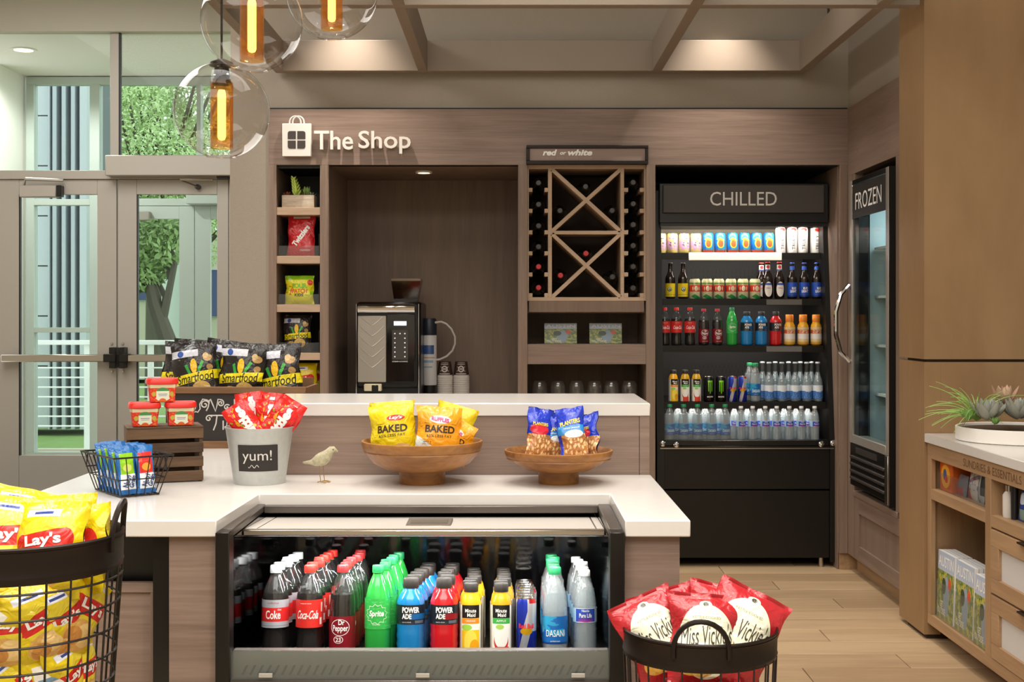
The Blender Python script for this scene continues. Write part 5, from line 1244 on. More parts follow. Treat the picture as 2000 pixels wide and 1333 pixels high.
for k in range(5):
    zc = Z(636 + k * 20.5, YM); cx = X(727, YM)
    pts = [(cx + d * .066, YM - .0085, zc + .055 * (abs(d) ** 1.25) - .0) for d in [i / 8 - 1 for i in range(17)]]
    pts = [p for p in pts if p[2] < Z(618, YM)]
    part('embossed_chevron', MB().tube(pts, .0022, 6), M('silver_panel_light', 'bab4aa', .3, .6), cm)
part('touch_panel', mbox(X(755, YM), X(811, YM), YM - .007, YM + .01, Z(747, YM), Z(614, YM), b=.003), M('gloss_black', '0c0b0c', .1, coat=.6), cm)
part('screen', mbox(X(769.5, YM), X(794, YM), YM - .0085, YM - .006, Z(636, YM), Z(628, YM)), M('lit_screen', 'e8ecff', .4, emit='dfe6ff', es=2.5), cm)
kp = part('keypad', mbox(X(766, YM), X(797, YM), YM - .0085, YM - .006, Z(703, YM), Z(645, YM)), M('keypad_grey', '3a3533', .4), cm)
for j in range(6):
    for dx in (771.5, 791) + ((781.5,) if j == 0 else ()):
        part('key', MB().lathe([(0, .001), (.004, .001), (.004, 0)], 10), M('key_white', 'd2cec8', .5, emit='ffffff', es=.3), kp, loc=(X(dx, YM), YM - .0085, Z(652 + j * 9, YM)), rot=(R(90), 0, 0))
link('lettering', letter_mesh('EXTREME AUTOMATIC', flat(X(781.5, YM), YM - .007, Z(706.5, YM), .0012), 30 * YM / F, 2.5 * YM / F, mat=m_white_print), cm)
part('spout', mbox(X(712, YM), X(746, YM), YM - .03, YM + .06, Z(764, YM), Z(750, YM), b=.004), M('spout_cream', 'cfc4a4', .4), cm)
part('spout_block', mbox(X(727, YM), X(740, YM), YM - .034, YM, Z(766, YM), Z(752, YM), b=.004), m_black, cm)
part('lower_panel', mbox(x0 + .006, x1 - .01, YM + .02, YM + .05, mz, Z(758, YM)), m_black, cm)
hp = link('bean_hopper', None, cm)
def frus(a0, a1, z0, z1, y0, y1, ins=0.):
    (l0, r0), (l1, r1) = a0, a1
    vs = [(l0, y0, z0), (r0, y0, z0), (r0, y1, z0), (l0, y1, z0), (l1, y0 - ins, z1), (r1, y0 - ins, z1), (r1, y1 + ins, z1), (l1, y1 + ins, z1)]
    return MB().add(vs, [(0, 1, 2, 3), (4, 5, 6, 7), (0, 1, 5, 4), (1, 2, 6, 5), (2, 3, 7, 6), (3, 0, 4, 7)])
YHp = 7.15
part('hopper_shell', frus((X(770, YHp), X(814, YHp)), (X(764, YHp), X(822, YHp)), mt_, Z(547, YHp), YHp, YHp + .14, .01), thin('smoked_plastic', '9a7c66', .08, .05, milk=.1, milkc='4a3222'), hp)
part('coffee_beans', frus((X(772, YHp), X(812, YHp)), (X(768, YHp), X(818, YHp)), mt_ + .004, Z(554, YHp), YHp + .006, YHp + .134, .004), M('coffee_beans', '4a2f1c', .5, bump=1., bscale=120, var=.5, vscale=150), hp)
part('hopper_lid', frus((X(764, YHp), X(822, YHp)), (X(765, YHp), X(821, YHp)), Z(549, YHp), Z(544.5, YHp), YHp - .012, YHp + .152), M('lid_smoke', '7d6a5a', .2), hp)
wf = thing('water_filter', 'white water filter cartridge with dark blue head beside the coffee machine', 'filter', (X(838, 7.3), 7.3, .9))
part('base', MB().lathe([(0, 0), (.045, 0), (.045, .06), (.043, .062)], 24), m_black, wf)
c = part('cartridge', MB().lathe([(.043, .062), (.0445, .07), (.0445, Z(656, 7.3) - .9), (.043, Z(655, 7.3) - .9)], 28), printed('filter_print', 'c9c6c4', [('r', .36, .62, .62, .80, '2f4f84'), ('r', .38, .45, .6, .5, '8aa0b8'), ('r', .38, .35, .58, .38, '8aa0b8'), ('r', .38, .54, .64, .56, 'b88a6a')], .4), wf)
part('head', MB().lathe([(.044, Z(655, 7.3) - .9), (.045, Z(652, 7.3) - .9), (.045, Z(628, 7.3) - .9), (.038, Z(622, 7.3) - .9), (0, Z(622, 7.3) - .9)], 24), M('filter_head', '1c2230', .4), wf)
hs = [(X(p, 7.3) - X(838, 7.3), -.02, Z(q, 7.3) - .9) for p, q in ((853, 630), (862, 629), (872, 633), (882, 643), (889, 658), (889, 672), (884, 685), (873, 696), (860, 702), (845, 704), (830, 705))]
part('hose', MB().tube(hs, .006, 8), M('hose_plastic', 'bdb5ac', .4), wf)
part('fitting', MB().tube([(hs[0][0] - .012, -.02, hs[0][2]), hs[0]], .008, 8), m_steel, wf)
k = Kit()
k.add('stacked_rims', MB().lathe([(.0455, 0)] + [p for j in range(9) for p in ((.0475, .002 + j * .0125), (.0475, .007 + j * .0125), (.0452, .0095 + j * .0125))] + [(.044, .118)], 28), M('paper_cup_white', 'cfc6bd', .6), angle=60)
cb = k.add('top_cup', MB().lathe([(.0445, .118), (.0355, .192), (.0345, .195), (0, .193)], 28), printed('cup_print', '3c2a24', [('e', .5, .45, .07, .24, 'cfc3b8'), ('e', .5, .45, .05, .17, '5a4238'), ('t', .5, .45, .02, .4, 30, 'cfc3b8'), ('t', .5, .45, .02, .4, -30, 'cfc3b8'), ('r', .38, .06, .62, .12, 'cfc3b8'), ('r', .4, .78, .6, .81, 'cfc3b8'), ('r', .4, .9, .6, .92, 'cfc3b8')], .55))
for i, px in enumerate((869, 901)): k.put('paper_cup_stack', 'stack of upturned brown coffee cups, %s of the two stacks' % ('left', 'right')[i], 'cups', (X(px, 7.35), 7.35, .9), (0, 0, 0), 'coffee cup stacks')

# ------------------------------------------------------------------ things on the island
# pendant globes
m_globe = thin('globe_glass', 'f6f4f2', .03, .01, edge=.35)
m_amberg = thin('amber_glass', 'f0bc66', .05, .06, milk=.14, milkc='b8862e', edge=.35)
def pendant(lab, x, y, z, r):
    t = thing('pendant_light', lab, 'pendant lamp', (x, y, z), group='glass globe pendants')
    k = r / .125; n = 28
    prof = []
    for i in range(25):
        a = -pi / 2 + .32 + (pi - .32 - .2) * i / 24; prof.append((.125 * k * cos(a), .125 * k * sin(a)))
    part('globe', MB().lathe(prof, 40), m_globe, t, angle=80)
    part('globe_lip', MB().tube([(prof[0][0] * cos(a), prof[0][0] * sin(a), prof[0][1]) for a in [2 * pi * i / 32 for i in range(32)]], .0022 * k, 6, closed=True), m_globe, t)
    part('cap', MB().lathe([(0, .135 * k), (.012 * k, .135 * k), (.03 * k, .127 * k), (.032 * k, .118 * k), (.02 * k, .114 * k), (0, .113 * k)], 24), m_bronze, t)
    part('socket', MB().lathe([(.018 * k, .114 * k), (.02 * k, .105 * k), (.02 * k, .085 * k), (.024 * k, .083 * k), (.024 * k, .07 * k)], 20), m_bronze, t)
    part('amber_tube', MB().lathe([(.0295 * k, -.098 * k), (.0295 * k, .075 * k), (.024 * k, .078 * k)], 28), m_amberg, t)
    part('bulb', MB().lathe([(0, -.078 * k), (.008 * k, -.075 * k), (.011 * k, -.068 * k), (.011 * k, .045 * k), (.008 * k, .055 * k), (0, .056 * k)], 16), M('bulb_glow', 'ffcf80', .4, emit='ffe6b8', es=7), t)
    part('cord', MB().tube([(0, 0, .135 * k), (0, 0, CZ - z)], .0032, 6), m_black, t)
    light('bulb_lamp', 'POINT', (0, 0, -.01 * k), 1.0, (1, .74, .42), .012, parent=t)
pendant('lowest glass globe pendant with amber tube, left of the shop sign', X(433, 3.33), 3.33, Z(217, 3.33), .125)
pendant('middle glass globe pendant with amber tube, cut by the top edge', X(492, 3.14), 3.14, Z(42, 3.14), .125)
pendant('highest glass globe pendant with amber tube, rightmost of the three', X(648, 3.48), 3.48, Z(-12, 3.48), .125)

# wooden bowls
def bowl(nm, lab, x, y, Rr, Hh, fr_, fh, bandz):
    t = thing('wooden_bowl', lab, 'bowl', (x, y, ZT), group='footed wooden bowls')
    outer = [(0, 0), (fr_ * .97, 0), (fr_, .004), (fr_, fh), (fr_ * 1.02, fh + .003), (Rr * .60, fh + .010), (Rr * .80, fh + .028), (Rr * .92, fh + .052), (Rr * .965, bandz), (Rr * .955, bandz + .003), (Rr * .97, bandz + .006), (Rr, Hh - .006), (Rr * .995, Hh), (Rr * .96, Hh + .001), (Rr * .93, Hh - .006)]
    inner = [(Rr * .88, bandz), (Rr * .78, fh + .045), (Rr * .5, fh + .026), (0, fh + .02)]
    part('bowl_body', MB().lathe(outer + inner, 64), m_bowl, t, angle=50)
    return t
yb1 = 3.795
bowl('', 'larger footed wooden bowl holding baked chips', X(824.5, yb1), yb1, 118.5 * yb1 / F, .127, 45 * yb1 / F, .034, .096)
bowl('', 'shallower footed wooden bowl holding blue peanut bags', X(1091, yb1), yb1, 106 * yb1 / F, .099, 39.5 * yb1 / F, .032, .074)
def inbowl(kk, px, py, y, rot, lab, sc_=1, grp=None): BG[kk].put('snack_bag', lab, 'bag', (X(px, y), y, Z(py, y)), tuple(R(a) for a in rot), grp, sc_)
g1 = 'baked chip bags in the larger bowl'
inbowl('baked', 771, 899, 3.76, (-10, -6, -6), 'yellow baked chip bag at the front left of the larger bowl', 1.0, g1)
inbowl('ruffles', 853, 901, 3.735, (-12, 5, 8), 'orange baked ridged chip bag at the front right of the larger bowl', .98, g1)
inbowl('lays0', 772, 897, 3.85, (-6, -4, 4), 'yellow chip bag behind the baked bag in the larger bowl', .92, g1)
inbowl('lays1', 868, 898, 3.86, (-4, 14, -18), 'yellow chip bag leaning right at the back of the larger bowl', .90, g1)
inbowl('ruffles', 880, 900, 3.79, (-8, 20, -35), 'orange bag edge poking out on the right of the larger bowl', .75, g1)
g2 = 'peanut bags in the shallow bowl'
inbowl('nuts_a', 1050, 903, 3.77, (-16, 10, 18), 'blue peanut bag with red oval at the left of the shallow bowl', 1.0, g2)
inbowl('nuts_b', 1083, 902, 3.80, (-10, 4, 8), 'blue peanut bag second from left, lower, in the shallow bowl', .82, g2)
inbowl('nuts_b', 1124, 905, 3.735, (-18, -8, -4), 'large blue peanut bag at the front of the shallow bowl', 1.02, g2)
inbowl('nuts_a', 1153, 904, 3.80, (-12, -16, -50), 'blue peanut bag seen edge-on at the right of the shallow bowl', .92, g2)
inbowl('nuts_a', 1100, 902, 3.86, (-4, 0, 0), 'blue peanut bag at the back of the shallow bowl', .9, g2)

# bird figurine
bd = thing('bird_figurine', 'small weathered bird figurine with thin wire legs', 'figurine', (X(628, 3.80), 3.80, ZT))
spine = [(-.056, .0595, .0015, .003), (-.045, .060, .004, .005), (-.033, .061, .006, .007), (-.022, .062, .010, .013), (-.010, .066, .016, .019), (.004, .072, .019, .021), (.016, .081, .017, .018), (.024, .090, .0145, .0145), (.030, .097, .0135, .013), (.037, .098, .011, .0105), (.042, .096, .006, .006), (.047, .094, .0025, .0025), (.050, .092, .0006, .0006)]
vs = []; n = 14
for i, (x, z, a, b_) in enumerate(spine):
    p = spine[max(i - 1, 0)]; q = spine[min(i + 1, len(spine) - 1)]; tx, tz = q[0] - p[0], q[1] - p[1]; L = math.hypot(tx, tz); nx, nz = -tz / L, tx / L
    for k_ in range(n):
        an = 2 * pi * k_ / n; vs.append((x + nx * b_ * sin(an), a * cos(an), z + nz * b_ * sin(an)))
mb = MB(); mb.add(vs, [(i * n + k_, i * n + (k_ + 1) % n, (i + 1) * n + (k_ + 1) % n, (i + 1) * n + k_) for i in range(len(spine) - 1) for k_ in range(n)] + [tuple(range(n)), tuple((len(spine) - 1) * n + k_ for k_ in range(n))])
part('body', mb, M('weathered_paint', 'a8a084', .7, var=.5, vscale=110), bd, angle=80)
for s, xx in ((-1, -.005), (1, .004)):
    lg = part('leg', MB().tube([(xx, s * .007, .055), (xx + .001, s * .008, .026), (xx + .004, s * .009, .004)], .0012, 6), M('brass_wire', '9c7c48', .4, .6), bd)
    for a in (-28, 0, 28, 178):
        L = .018 if a != 178 else .010
        part('toe', MB().tube([(xx + .004, s * .009, .004), (xx + .004 + L * .5 * cos(R(a)), s * .009 + L * .5 * sin(R(a)), .0045), (xx + .004 + L * cos(R(a)), s * .009 + L * sin(R(a)), .0015)], .0014, 5), M('brass_wire', '9c7c48', .4, .6), lg)
part('eye', MB().lathe([(0, .0015), (.0018, .0008), (.002, 0)], 8), m_black, bd, loc=(.036, -.0105, .100), rot=(R(90), 0, 0))

# galvanised bucket with candy
yk = 3.80
bx_ = X(507, yk)
bk = thing('galvanised_bucket', 'galvanised metal bucket with black yum label', 'bucket', (bx_, yk, ZT))
def brd(z): return .0755 + (.1005 - .0755) * z / .168
part('pail', MB().lathe([(0, .004), (brd(0) - .001, .004), (brd(0), 0), (brd(.004), .004), (brd(.162), .162), (brd(.168) + .0025, .165), (brd(.168) + .0025, .169), (brd(.168) - .001, .169), (brd(.16) - .002, .16), (brd(.01) - .002, .008), (0, .008)], 48), M('galvanised', 'b5b7b4', .45, .35, var=.12, vscale=60), bk, angle=50)
def buck(a, b, e=.0012):
    z = .082 + b; r_ = brd(z) + e; return (r_ * sin(a / r_), -r_ * cos(a / r_), z)
lbp = part('chalk_label', MB().grid(lambda u, v: buck((u - .5) * .124 + .012, (v - .5) * .078), 14, 2), M('chalkboard', '2b2623', .8), bk)
link('lettering', letter_mesh('yum!', lambda a, b: buck(a, b, .0024), .088, .040, (.010, .004), sub=.01, mat=M('chalk', 'cfcac4', .9)), lbp)
cu = [(-.01 + .022 * t, -.024 + .004 * sin(t * 9)) for t in [i / 12 - .3 for i in range(18)]]
part('chalk_flourish', MB().tube([buck(a, b, .002) for a, b in cu], .0009, 5), MATS['chalk'], lbp)
g3 = 'red candy bags in the bucket'
for kk, px, py, y, rot, lab in (('candy0', 510, 878, 3.765, (-6, -33, 4), 'red candy bag tilted left at the front of the bucket'), ('candy1', 519, 884, 3.785, (-6, 3, 0), 'upright red candy bag in the middle of the bucket'),
                                ('candy0', 506, 872, 3.775, (-4, 38, 6), 'red candy bag tilted right at the front of the bucket'), ('candy1', 518, 868, 3.84, (-4, 6, 6), 'tallest red candy bag at the back of the bucket'),
                                ('candy0', 497, 868, 3.82, (-4, -8, 0), 'red candy bag behind the left one in the bucket'), ('candy1', 528, 872, 3.81, (-4, 30, -10), 'red candy bag at the right rim of the bucket')):
    BG[kk].put('candy_bag', lab, 'bag', (X(px, y), y, Z(py, y)), tuple(R(a) for a in rot), g3, .95)

# slatted crate with tubs
ycr = 3.86
cr = thing('slatted_crate', 'dark stained slatted wooden crate under the red tubs', 'crate', (X(319, ycr), ycr, ZT), (0, 0, R(20)))
cw, cd_, ch = .222, .15, .168
for k_ in range(4):
    z0 = .004 + k_ * .0425
    for yy in (-cd_ / 2, cd_ / 2 - .008): part('slat', mbox(-cw / 2, cw / 2, yy, yy + .008, z0, z0 + .030, b=.001), m_crate, cr)
for xx in (-cw / 2, cw / 2 - .012): part('end_board', mbox(xx, xx + .010, -cd_ / 2 + .008, cd_ / 2 - .008, 0, ch - .004, b=.001), m_crate, cr)
for k_ in range(4): part('top_slat', mbox(-cw / 2 + .0, cw / 2, -cd_ / 2 + .001 + k_ * .038, -cd_ / 2 + .033 + k_ * .038, ch - .006, ch, b=.001), m_crate, cr)
k = Kit()
def sq(z, s_, r_=.25, n=32):
    pts = []
    for i in range(n):
        a = 2 * pi * i / n; c_, d_ = cos(a), sin(a); p = 5.
        q = (abs(c_) ** p + abs(d_) ** p) ** (-1 / p); pts.append((s_ * q * c_, s_ * q * d_, z))
    return pts
def loft(rings):
    mb = MB(); n = len(rings[0]); vs = [p for r_ in rings for p in r_]
    mb.add(vs, [(i * n + k_, i * n + (k_ + 1) % n, (i + 1) * n + (k_ + 1) % n, (i + 1) * n + k_) for i in range(len(rings) - 1) for k_ in range(n)] + [tuple(range(n)), tuple((len(rings) - 1) * n + k_ for k_ in range(n))]); return mb
k.add('tub_body', loft([sq(0, .034), sq(.003, .036), sq(.058, .043)]), M('tub_red', 'd6301e', .35))
k.add('tub_band', loft([sq(.044, .0418), sq(.058, .0436)]), M('tub_cream', 'd9c9a0', .4))
k.add('lid', loft([sq(.054, .0455), sq(.056, .0472), sq(.067, .0465), sq(.071, .044), sq(.0705, .040), sq(.069, .039)]), M('lid_red', 'd2281f', .35))
def tubf(u, v): return ((u - .5) * .072, -.0368 - .0063 * (v * .05 + .002) / .058 - .0006, .002 + v * .052)
lp = k.add('label', MB().grid(tubf, 1, 1), printed('tub_label', 'd6301e', [('n', 0, 0, 1, .85, 6, .55, 'e2702a'), ('r', 0, .8, 1, 1, 'd9c9a0'), ('e', .5, .62, .26, .2, '4a8a4c'), ('r', .24, .2, .76, .62, 'dfe3c8'), ('t', .34, .2, .2, .2, 40, 'dfe3c8'), ('t', .66, .2, .2, .2, 40, 'dfe3c8'), ('e', .5, .06, .14, .14, 'd8601e'), ('r', .32, .42, .68, .46, '8a6aa8'), ('r', .34, .34, .66, .37, '7a7a8c'), ('e', .14, .45, .08, .14, 'b8a83a'), ('e', .86, .45, .08, .14, 'b8a83a')], .35))
for px, dx, dz, lab, yy in ((284, -.01, 0, 'red lidded snack tub at the left on the slatted crate', 3.83), (348, .024, 0, 'red lidded snack tub at the right on the slatted crate', 3.83), (315, .007, .0713, 'red lidded snack tub stacked on top of the two others', 3.835)):
    k.put('snack_tub', lab, 'tub', (X(px, yy), yy + (dx), ZT + ch + dz + .0005), (0, 0, R(19)), 'red snack tubs')

# wire basket with bars
wbk = thing('wire_tray', 'small black wire basket with snack bars on the counter', 'wire basket', (X(238, 3.47), 3.47, ZT), (0, 0, R(38)))
bx0, bx1, by0, by1, bh = 0, .105, 0, .20, .112
tx0, tx1, ty0, ty1 = -.03, .140, -.02, .235
m_wire = M('black_wire', '2c2826', .4, .5)
def rectp(a, b_, c, d, z): return [(a, c, z), (b_, c, z), (b_, d, z), (a, d, z)]
part('base_wire', MB().tube(rectp(bx0, bx1, by0, by1, .004), .0025, 6, closed=True), m_wire, wbk)
part('rim_wire', MB().tube(rectp(tx0, tx1, ty0, ty1, bh), .0028, 6, closed=True), m_wire, wbk)
lz = .45
part('middle_wire', MB().tube(rectp(bx0 + (tx0 - bx0) * lz, bx1 + (tx1 - bx1) * lz, by0 + (ty0 - by0) * lz, by1 + (ty1 - by1) * lz, bh * lz), .0018, 6, closed=True), m_wire, wbk)
for i in range(6):
    q = i / 5
    for (yb_, yt) in ((by0, ty0), (by1, ty1)): part('wire', MB().tube([(bx0 + (bx1 - bx0) * q, yb_, .004), (tx0 + (tx1 - tx0) * q, yt, bh)], .0016, 5), m_wire, wbk)
for i in range(1, 8):
    q = i / 8
    for (xb, xt) in ((bx0, tx0), (bx1, tx1)): part('wire', MB().tube([(xb, by0 + (by1 - by0) * q, .004), (xt, ty0 + (ty1 - ty0) * q, bh)], .0016, 5), m_wire, wbk)
for i in range(1, 5): part('floor_wire', MB().tube([(bx0 + (bx1 - bx0) * i / 5, by0, .004), (bx0 + (bx1 - bx0) * i / 5, by1, .004)], .0016, 5), m_wire, wbk)
for yy, s_ in ((ty1, 1), (ty0, -1)):
    if s_ == 1: pts = [(tx0 + .02, yy, bh), (tx0 + .02, yy + .012, bh - .045), (tx1 - .03, yy + .012, bh - .045), (tx1 - .03, yy, bh)]
    else: continue
    part('handle', MB().tube(pts, .003, 6), m_wire, wbk)
part('handle', MB().tube([(tx1, .04, bh), (tx1 + .004, .04, bh - .045), (tx1 + .004, .17, bh - .045), (tx1, .17, bh)], .003, 6), m_wire, wbk)
Mw = Matrix.Translation(Vector((X(238, 3.47), 3.47, ZT))) @ Matrix.Rotation(R(38), 4, 'Z')
g4 = 'snack bars in the wire basket'
for c_ in range(2):
    for j in range(7 if c_ == 0 else 5):
        p = Mw @ Vector((.026 + c_ * .054, .018 + j * .026, .007))
        BG['bar_green' if c_ == 0 else 'bar_red'].put('snack_bar', 'blue-wrapped snack bar with %s front in the wire basket, %s from front' % (('green', 'red')[c_], ORD[j]), 'snack bar', tuple(p), (R(-9), R(-2 + 3 * (j % 2)), R(38)), g4, 1 - .02 * (j % 3) * 0 + (.06 if (c_ == 0 and j in (3, 4)) else 0))

# chalkboard crate with popcorn
yk2 = 4.79
sc_ = thing('chalkboard_crate', 'wooden snack crate with chalkboard front reading SNACK TIME', 'crate')
xa, xb = X(322, yk2), X(598, yk2)
zb_, zt_ = ZT, Z(756, yk2)
part('front_board', mbox(xa + .005, xb - .02, yk2, yk2 + .012, zb_ + .02, zt_ - .018), MATS['chalkboard'], sc_)
part('top_rail', mbox(xa, xb, yk2 - .008, yk2 + .012, Z(769, yk2), zt_, b=.002), m_crate2, sc_)
part('bottom_rail', mbox(xa, xb - .02, yk2 - .008, yk2 + .012, zb_, zb_ + .027, b=.002), m_crate2, sc_)
part('back_board', mbox(xa + .02, xb - .02, yk2 + .30, yk2 + .312, zb_, zt_ + .02), m_crate2, sc_)
for xx in (xa, xb - .012): part('end_board', mbox(xx, xx + .012, yk2 + .012, yk2 + .30, zb_, zt_ - .004), m_crate2, sc_)
part('floor_board', mbox(xa, xb, yk2 + .012, yk2 + .30, zb_, zb_ + .01), m_crate2, sc_)
m_chalk = MATS['chalk']
def chalk(pts, r_=.0026):
    part('chalk_stroke', MB().tube([(X(p, yk2), yk2 - .0005, Z(q, yk2)) for p, q in pts], r_, 5), m_chalk, sc_)
def spiral(cx, cy_, r0, turns, a0, s_=1, n=26): return [(cx + r0 * (1 - .85 * i / n) * cos(a0 + s_ * 2 * pi * turns * i / n), cy_ + r0 * (1 - .85 * i / n) * sin(a0 + s_ * 2 * pi * turns * i / n)) for i in range(n + 1)]
chalk(list(reversed(spiral(400, 791, 9, 1.3, -.2, -1))) + [(405, 782), (396, 780), (390, 790), (391, 799), (386, 806)] + spiral(378, 798, 8, 1.3, .9, 1))
chalk([(403, 803), (407, 795), (409, 782), (411, 780), (416, 792), (421, 804), (424, 792), (426, 780)] + spiral(431, 788, 7, 1.5, -1.7, 1))
chalk(spiral(443, 796, 6, 1.2, -.6, -1) + [(448, 802)])
chalk([(449, 803), (452, 794), (455, 803)]); chalk([(458, 780), (458, 803)]); chalk([(466, 785), (459, 794), (466, 803)])
chalk(list(reversed(spiral(408, 818, 7, 1.2, -.4, -1))) + [(410, 812), (424, 812), (440, 812)]); chalk([(424, 812), (422, 828), (417, 841)])
chalk([(436, 822), (436, 840)]); chalk([(442, 840), (444, 822), (449, 834), (454, 822), (456, 840)]); chalk([(466, 822), (460, 822), (460, 840), (466, 840)]); chalk([(460, 831), (465, 831)])
g5 = 'popcorn bags in the chalkboard crate'
for kk, px, py, y, rot, lab, s_ in (('popcorn0', 388, 783, 4.84, (-10, -7, 6), 'front left black popcorn bag in the chalkboard crate', .98), ('popcorn1', 468, 783, 4.84, (-8, 3, -4), 'front middle black popcorn bag in the chalkboard crate', 1.0),
                                    ('popcorn2', 547, 786, 4.87, (-8, -6, -8), 'black popcorn bag at the right end of the chalkboard crate, nearest the shelf', 1.08), ('popcorn1', 352, 780, 4.93, (-8, 8, 12), 'black popcorn bag at the far left of the chalkboard crate', 1.0),
                                    ('popcorn0', 430, 772, 5.02, (-4, 8, 0), 'back middle black popcorn bag, tallest behind the front pair', 1.0), ('popcorn2', 507, 780, 4.99, (-4, 2, 6), 'black popcorn bag half hidden between middle and right bags', 1.0), ('popcorn0', 372, 770, 5.03, (-4, 4, 4), 'back left black popcorn bag in the chalkboard crate', .94)):
    BG[kk].put('popcorn_bag', lab, 'bag', (X(px, y), y, max(Z(py + 8 + (s_ - 1) * 100, y), ZT + .012)), tuple(R(a) for a in rot), g5, s_)

# ------------------------------------------------------------------ floor baskets
def basket(lab, x, y, zr, r_, hh, wires, hoops, hrot, taper=.86, legs=None):
    t = thing('wire_basket', lab, 'basket', (x, y, zr - hh)); zt = hh; bh_ = .062 * r_ / .18
    part('rim_band', MB().lathe([(r_ * .985, zt - bh_), (r_ * .99, zt - bh_ * .9), (r_ * 1.0, zt - bh_ * .84), (r_ * .992, zt - bh_ * .78), (r_ * .998, zt - bh_ * .16), (r_ * 1.008, zt - bh_ * .1), (r_ * 1.0, zt - .006), (r_ * 1.012, zt), (r_ * .995, zt + .003), (r_ * .98, zt - .004), (r_ * .975, zt - bh_)], 64), m_bronze, t, angle=60)
    def rad(z): return r_ * (taper + (1 - taper) * z / (zt - bh_)) * .985
    wm = MB().tube([(rad(0), 0, 0), (rad(zt - bh_), 0, zt - bh_ + .004)], .0022, 6).mesh('wire', m_wire)
    for i in range(wires): link('wire', wm, t, (0, 0, 0), (0, 0, 2 * pi * i / wires))
    for z in hoops: part('hoop_wire', MB().tube([(rad(z) * cos(a), rad(z) * sin(a), z) for a in [2 * pi * i / 48 for i in range(48)]], .0024, 6, closed=True), m_wire, t)
    part('floor_disc', MB().lathe([(0, .002), (rad(0), .002), (rad(0), -.004), (0, -.004)], 40), m_bronze, t)
    for s in (0, pi):
        pts = []
        for i in range(15):
            a = pi * i / 14; off = .062 * cos(a) * r_ / .18; th = hrot + s + off / r_
            pts.append((r_ * 1.004 * cos(th), r_ * 1.004 * sin(th), zt - .012 + .066 * sin(a) * r_ / .18))
        part('handle', MB().tube([(pts[0][0], pts[0][1], zt - .03)] + pts + [(pts[-1][0], pts[-1][1], zt - .03)], .0058, 8), m_bronze, t)
    if legs:
        for i in range(4):
            a = pi / 4 + i * pi / 2; part('leg', MB().tube([(rad(0) * .9 * cos(a), rad(0) * .9 * sin(a), 0), (rad(0) * .95 * cos(a), rad(0) * .95 * sin(a), -legs)], .007, 8), m_bronze, t)
    return t
yL = 2.48
xL, zL, rL = X(40, yL), Z(1042, yL), 194 * yL / F
hL = .55
basket('tall black wire basket with yellow chip bags at the left edge', xL, yL, zL, rL, hL, 26, [.02 + .0497 * k_ for k_ in range(10)], R(8), .82, legs=zL - hL)
g6 = 'yellow chip bags in the left basket'
def lb(kk, dx, dy, dz, rot, lab, s_=1.0): BG[kk].put('snack_bag', lab, 'bag', (xL + dx, yL + dy, zL - dz), tuple(R(a) for a in rot), g6, s_)
lb('lays0', -.028, -.06, .108, (-22, 10, 10), 'yellow chip bag at the front left on top of the left basket', 1.02)
lb('lays1', .072, -.075, .112, (-20, -2, -6), 'yellow chip bag at the front centre on top of the left basket', .98)
lb('lays2', .125, -.01, .118, (-14, -12, -38), 'yellow chip bag by the handle on top of the left basket', .92)
lb('lays1', -.06, .05, .100, (-24, 14, 14), 'yellow chip bag at the back left on top of the left basket', 1.0)
lb('lays2', .06, .06, .115, (-14, -4, 4), 'yellow chip bag at the back right on top of the left basket', .95)
rnd = random.Random(5)
for i in range(22):
    lvl = i // 8; a = R(-165 + (i % 8) * 22 + lvl * 9); rr = rL * (.62 - .04 * lvl)
    s_ = rnd.uniform(.80, .92)
    dz = .235 + lvl * .125 + rnd.uniform(-.01, .01)
    ang = rnd.choice([-38, -15, -6, 9, 22, 40])
    o = BG['lays%d' % (i % 3)].put('snack_bag', 'yellow chip bag behind the wires of the left basket, %s layer down, %s from left' % (ORD[lvl], ORD[i % 8]), 'bag',
                               (0, 0, 0), (R(rnd.uniform(-6, 4)), R(ang), a + pi / 2 + R(rnd.uniform(-10, 10)) + (pi if i % 5 == 3 else 0)), g6, s_)
    o.location = Vector((xL + rr * cos(a), yL + rr * sin(a), zL - dz + .085)) - o.rotation_euler.to_matrix() @ Vector((0, 0, .095 * s_))
yR = 2.85
xR_, zR, rR = X(1366, yR), Z(1224, yR), 150 * yR / F
hR = .60
basket('black wire basket with red kettle chip bags in front of the island', xR_, yR, zR, rR, hR, 26, [.02, .2, .38], R(-97), .86, legs=max(zR - hR, .02))
g7 = 'red kettle chip bags in the right basket'
def rb(kk, dx, dy, dz, rot, lab, s_=1.0): BG[kk].put('snack_bag', lab, 'bag', (xR_ + dx, yR + dy, zR - dz), tuple(R(a) for a in rot), g7, s_)
rb('kettle0', -.055, -.03, .104, (-24, -22, 14), 'red kettle chip bag at the front left of the right basket', .90)
rb('kettle1', .0, -.06, .118, (-20, 4, 0), 'red kettle chip bag at the front centre of the right basket', .94)
rb('kettle2', .040, -.03, .104, (-22, 26, -10), 'red kettle chip bag at the front right of the right basket', .98)
rb('kettle0', -.02, .045, .125, (-24, -14, 12), 'red kettle chip bag at the back left of the right basket', .95)
rb('kettle1', .035, .06, .115, (-22, 12, -6), 'red kettle chip bag at the back right of the right basket', .92)
for i in range(8):
    a = R(-160 + i * 20); rr = rR * .55
    BG['kettle%d' % (i % 3)].put('snack_bag', 'red kettle chip bag behind the wires of the right basket, %s from left' % ORD[i], 'bag', (xR_ + rr * cos(a), yR + rr * sin(a), zR - .285), (R(-4), R((-14, 8, -6, 12)[i % 4]), a + pi / 2), g7, .8)

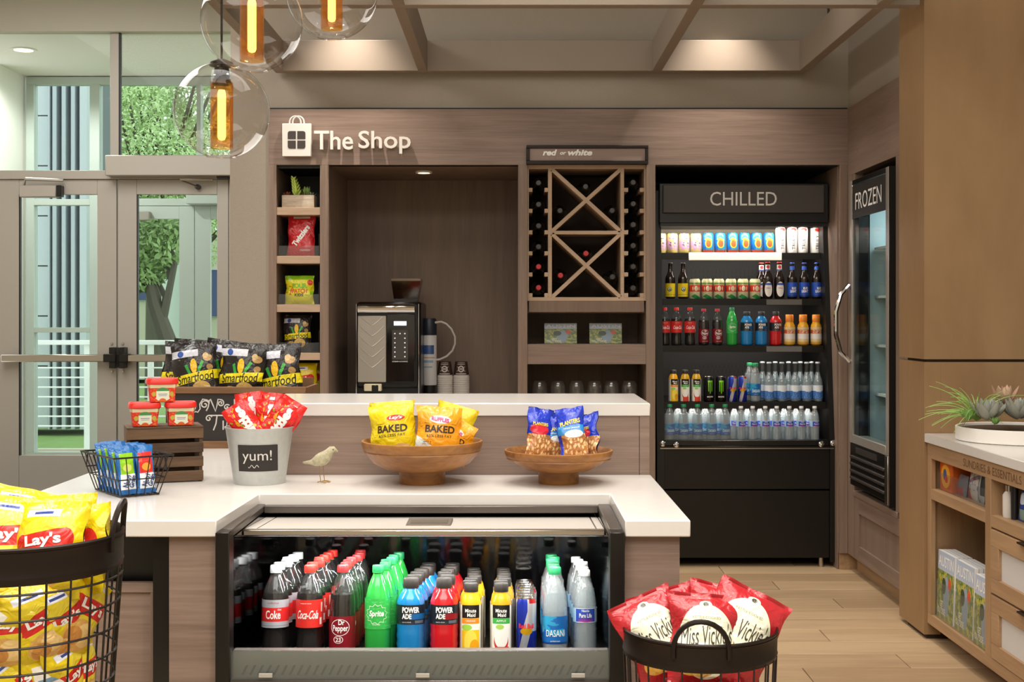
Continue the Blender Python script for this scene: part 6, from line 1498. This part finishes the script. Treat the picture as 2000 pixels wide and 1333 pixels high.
# ------------------------------------------------------------------ succulent dish on the sundries worktop
yP = 5.02
dz_ = .866
ds = thing('succulent_dish', 'low white dish of grey succulents and trailing green air plant', 'plant', (X(1985, yP), yP, dz_))
rD = 113 * yP / F
part('dish', MB().lathe([(0, 0), (rD * .97, 0), (rD, .004), (rD, .054), (rD * .985, .056), (rD * .965, .054), (rD * .965, .04), (0, .04)], 56), M('dish_white', 'f0ebe4', .35), ds)
part('gravel', MB().lathe([(0, .046), (rD * .96, .044)], 40), M('gravel', '4a3c2c', .95, bump=1, bscale=90), ds)
def dpx(px, py, y=yP - .1): return (X(px, y) - X(1985, yP), y - yP, Z(py, y) - dz_)
m_sg = M('succulent_grey', '9a9c92', .55, var=.2, vscale=30); m_sp = M('succulent_pink', 'c9a48e', .55, var=.15, vscale=30); m_gr = M('succulent_leafy', '6f9a4c', .5)
rosette(ds, dpx(1930, 822), .105, 20, m_sg, .42, 1, 72, .35)
rosette(ds, dpx(1988, 820), .105, 20, m_sg, .42, 2, 72, .35)
rosette(ds, dpx(1962, 792, yP + .02), .095, 14, m_sp, .4, 3, 60, .3)
rosette(ds, dpx(1944, 830, yP - .14), .035, 16, m_gr, .4, 4, 60)
rosette(ds, dpx(1890, 822, yP - .1), .05, 22, m_gr, .3, 6, 60)
rnd = random.Random(7)
m_bl = M('air_plant', '9fc46a', .5, var=.2, vscale=20)
for i in range(58):
    a = rnd.uniform(0, 2 * pi); L = rnd.uniform(.14, .27); el = rnd.uniform(.5, 1.35); dr = rnd.uniform(.55, 1.25)
    if cos(a) > .2 and rnd.random() < .45: a = pi - a
    c = dpx(1908, 822, yP - .04); pts = []
    for j in range(9):
        q = j / 8; hx = L * q * cos(el) * .9 + L * .25 * q * q; hz = L * q * sin(el) - L * dr * .62 * q * q * (1.1 if el < 1 else .8)
        pts.append((c[0] + cos(a) * hx, c[1] + sin(a) * hx * .7, max(c[2] + hz, -.0 + .004 if hx > rD * 2 else .01)))
    part('blade', MB().tube(pts, [.0026 * (1 - .8 * j / 8) + .0004 for j in range(9)], 4), m_bl, ds)
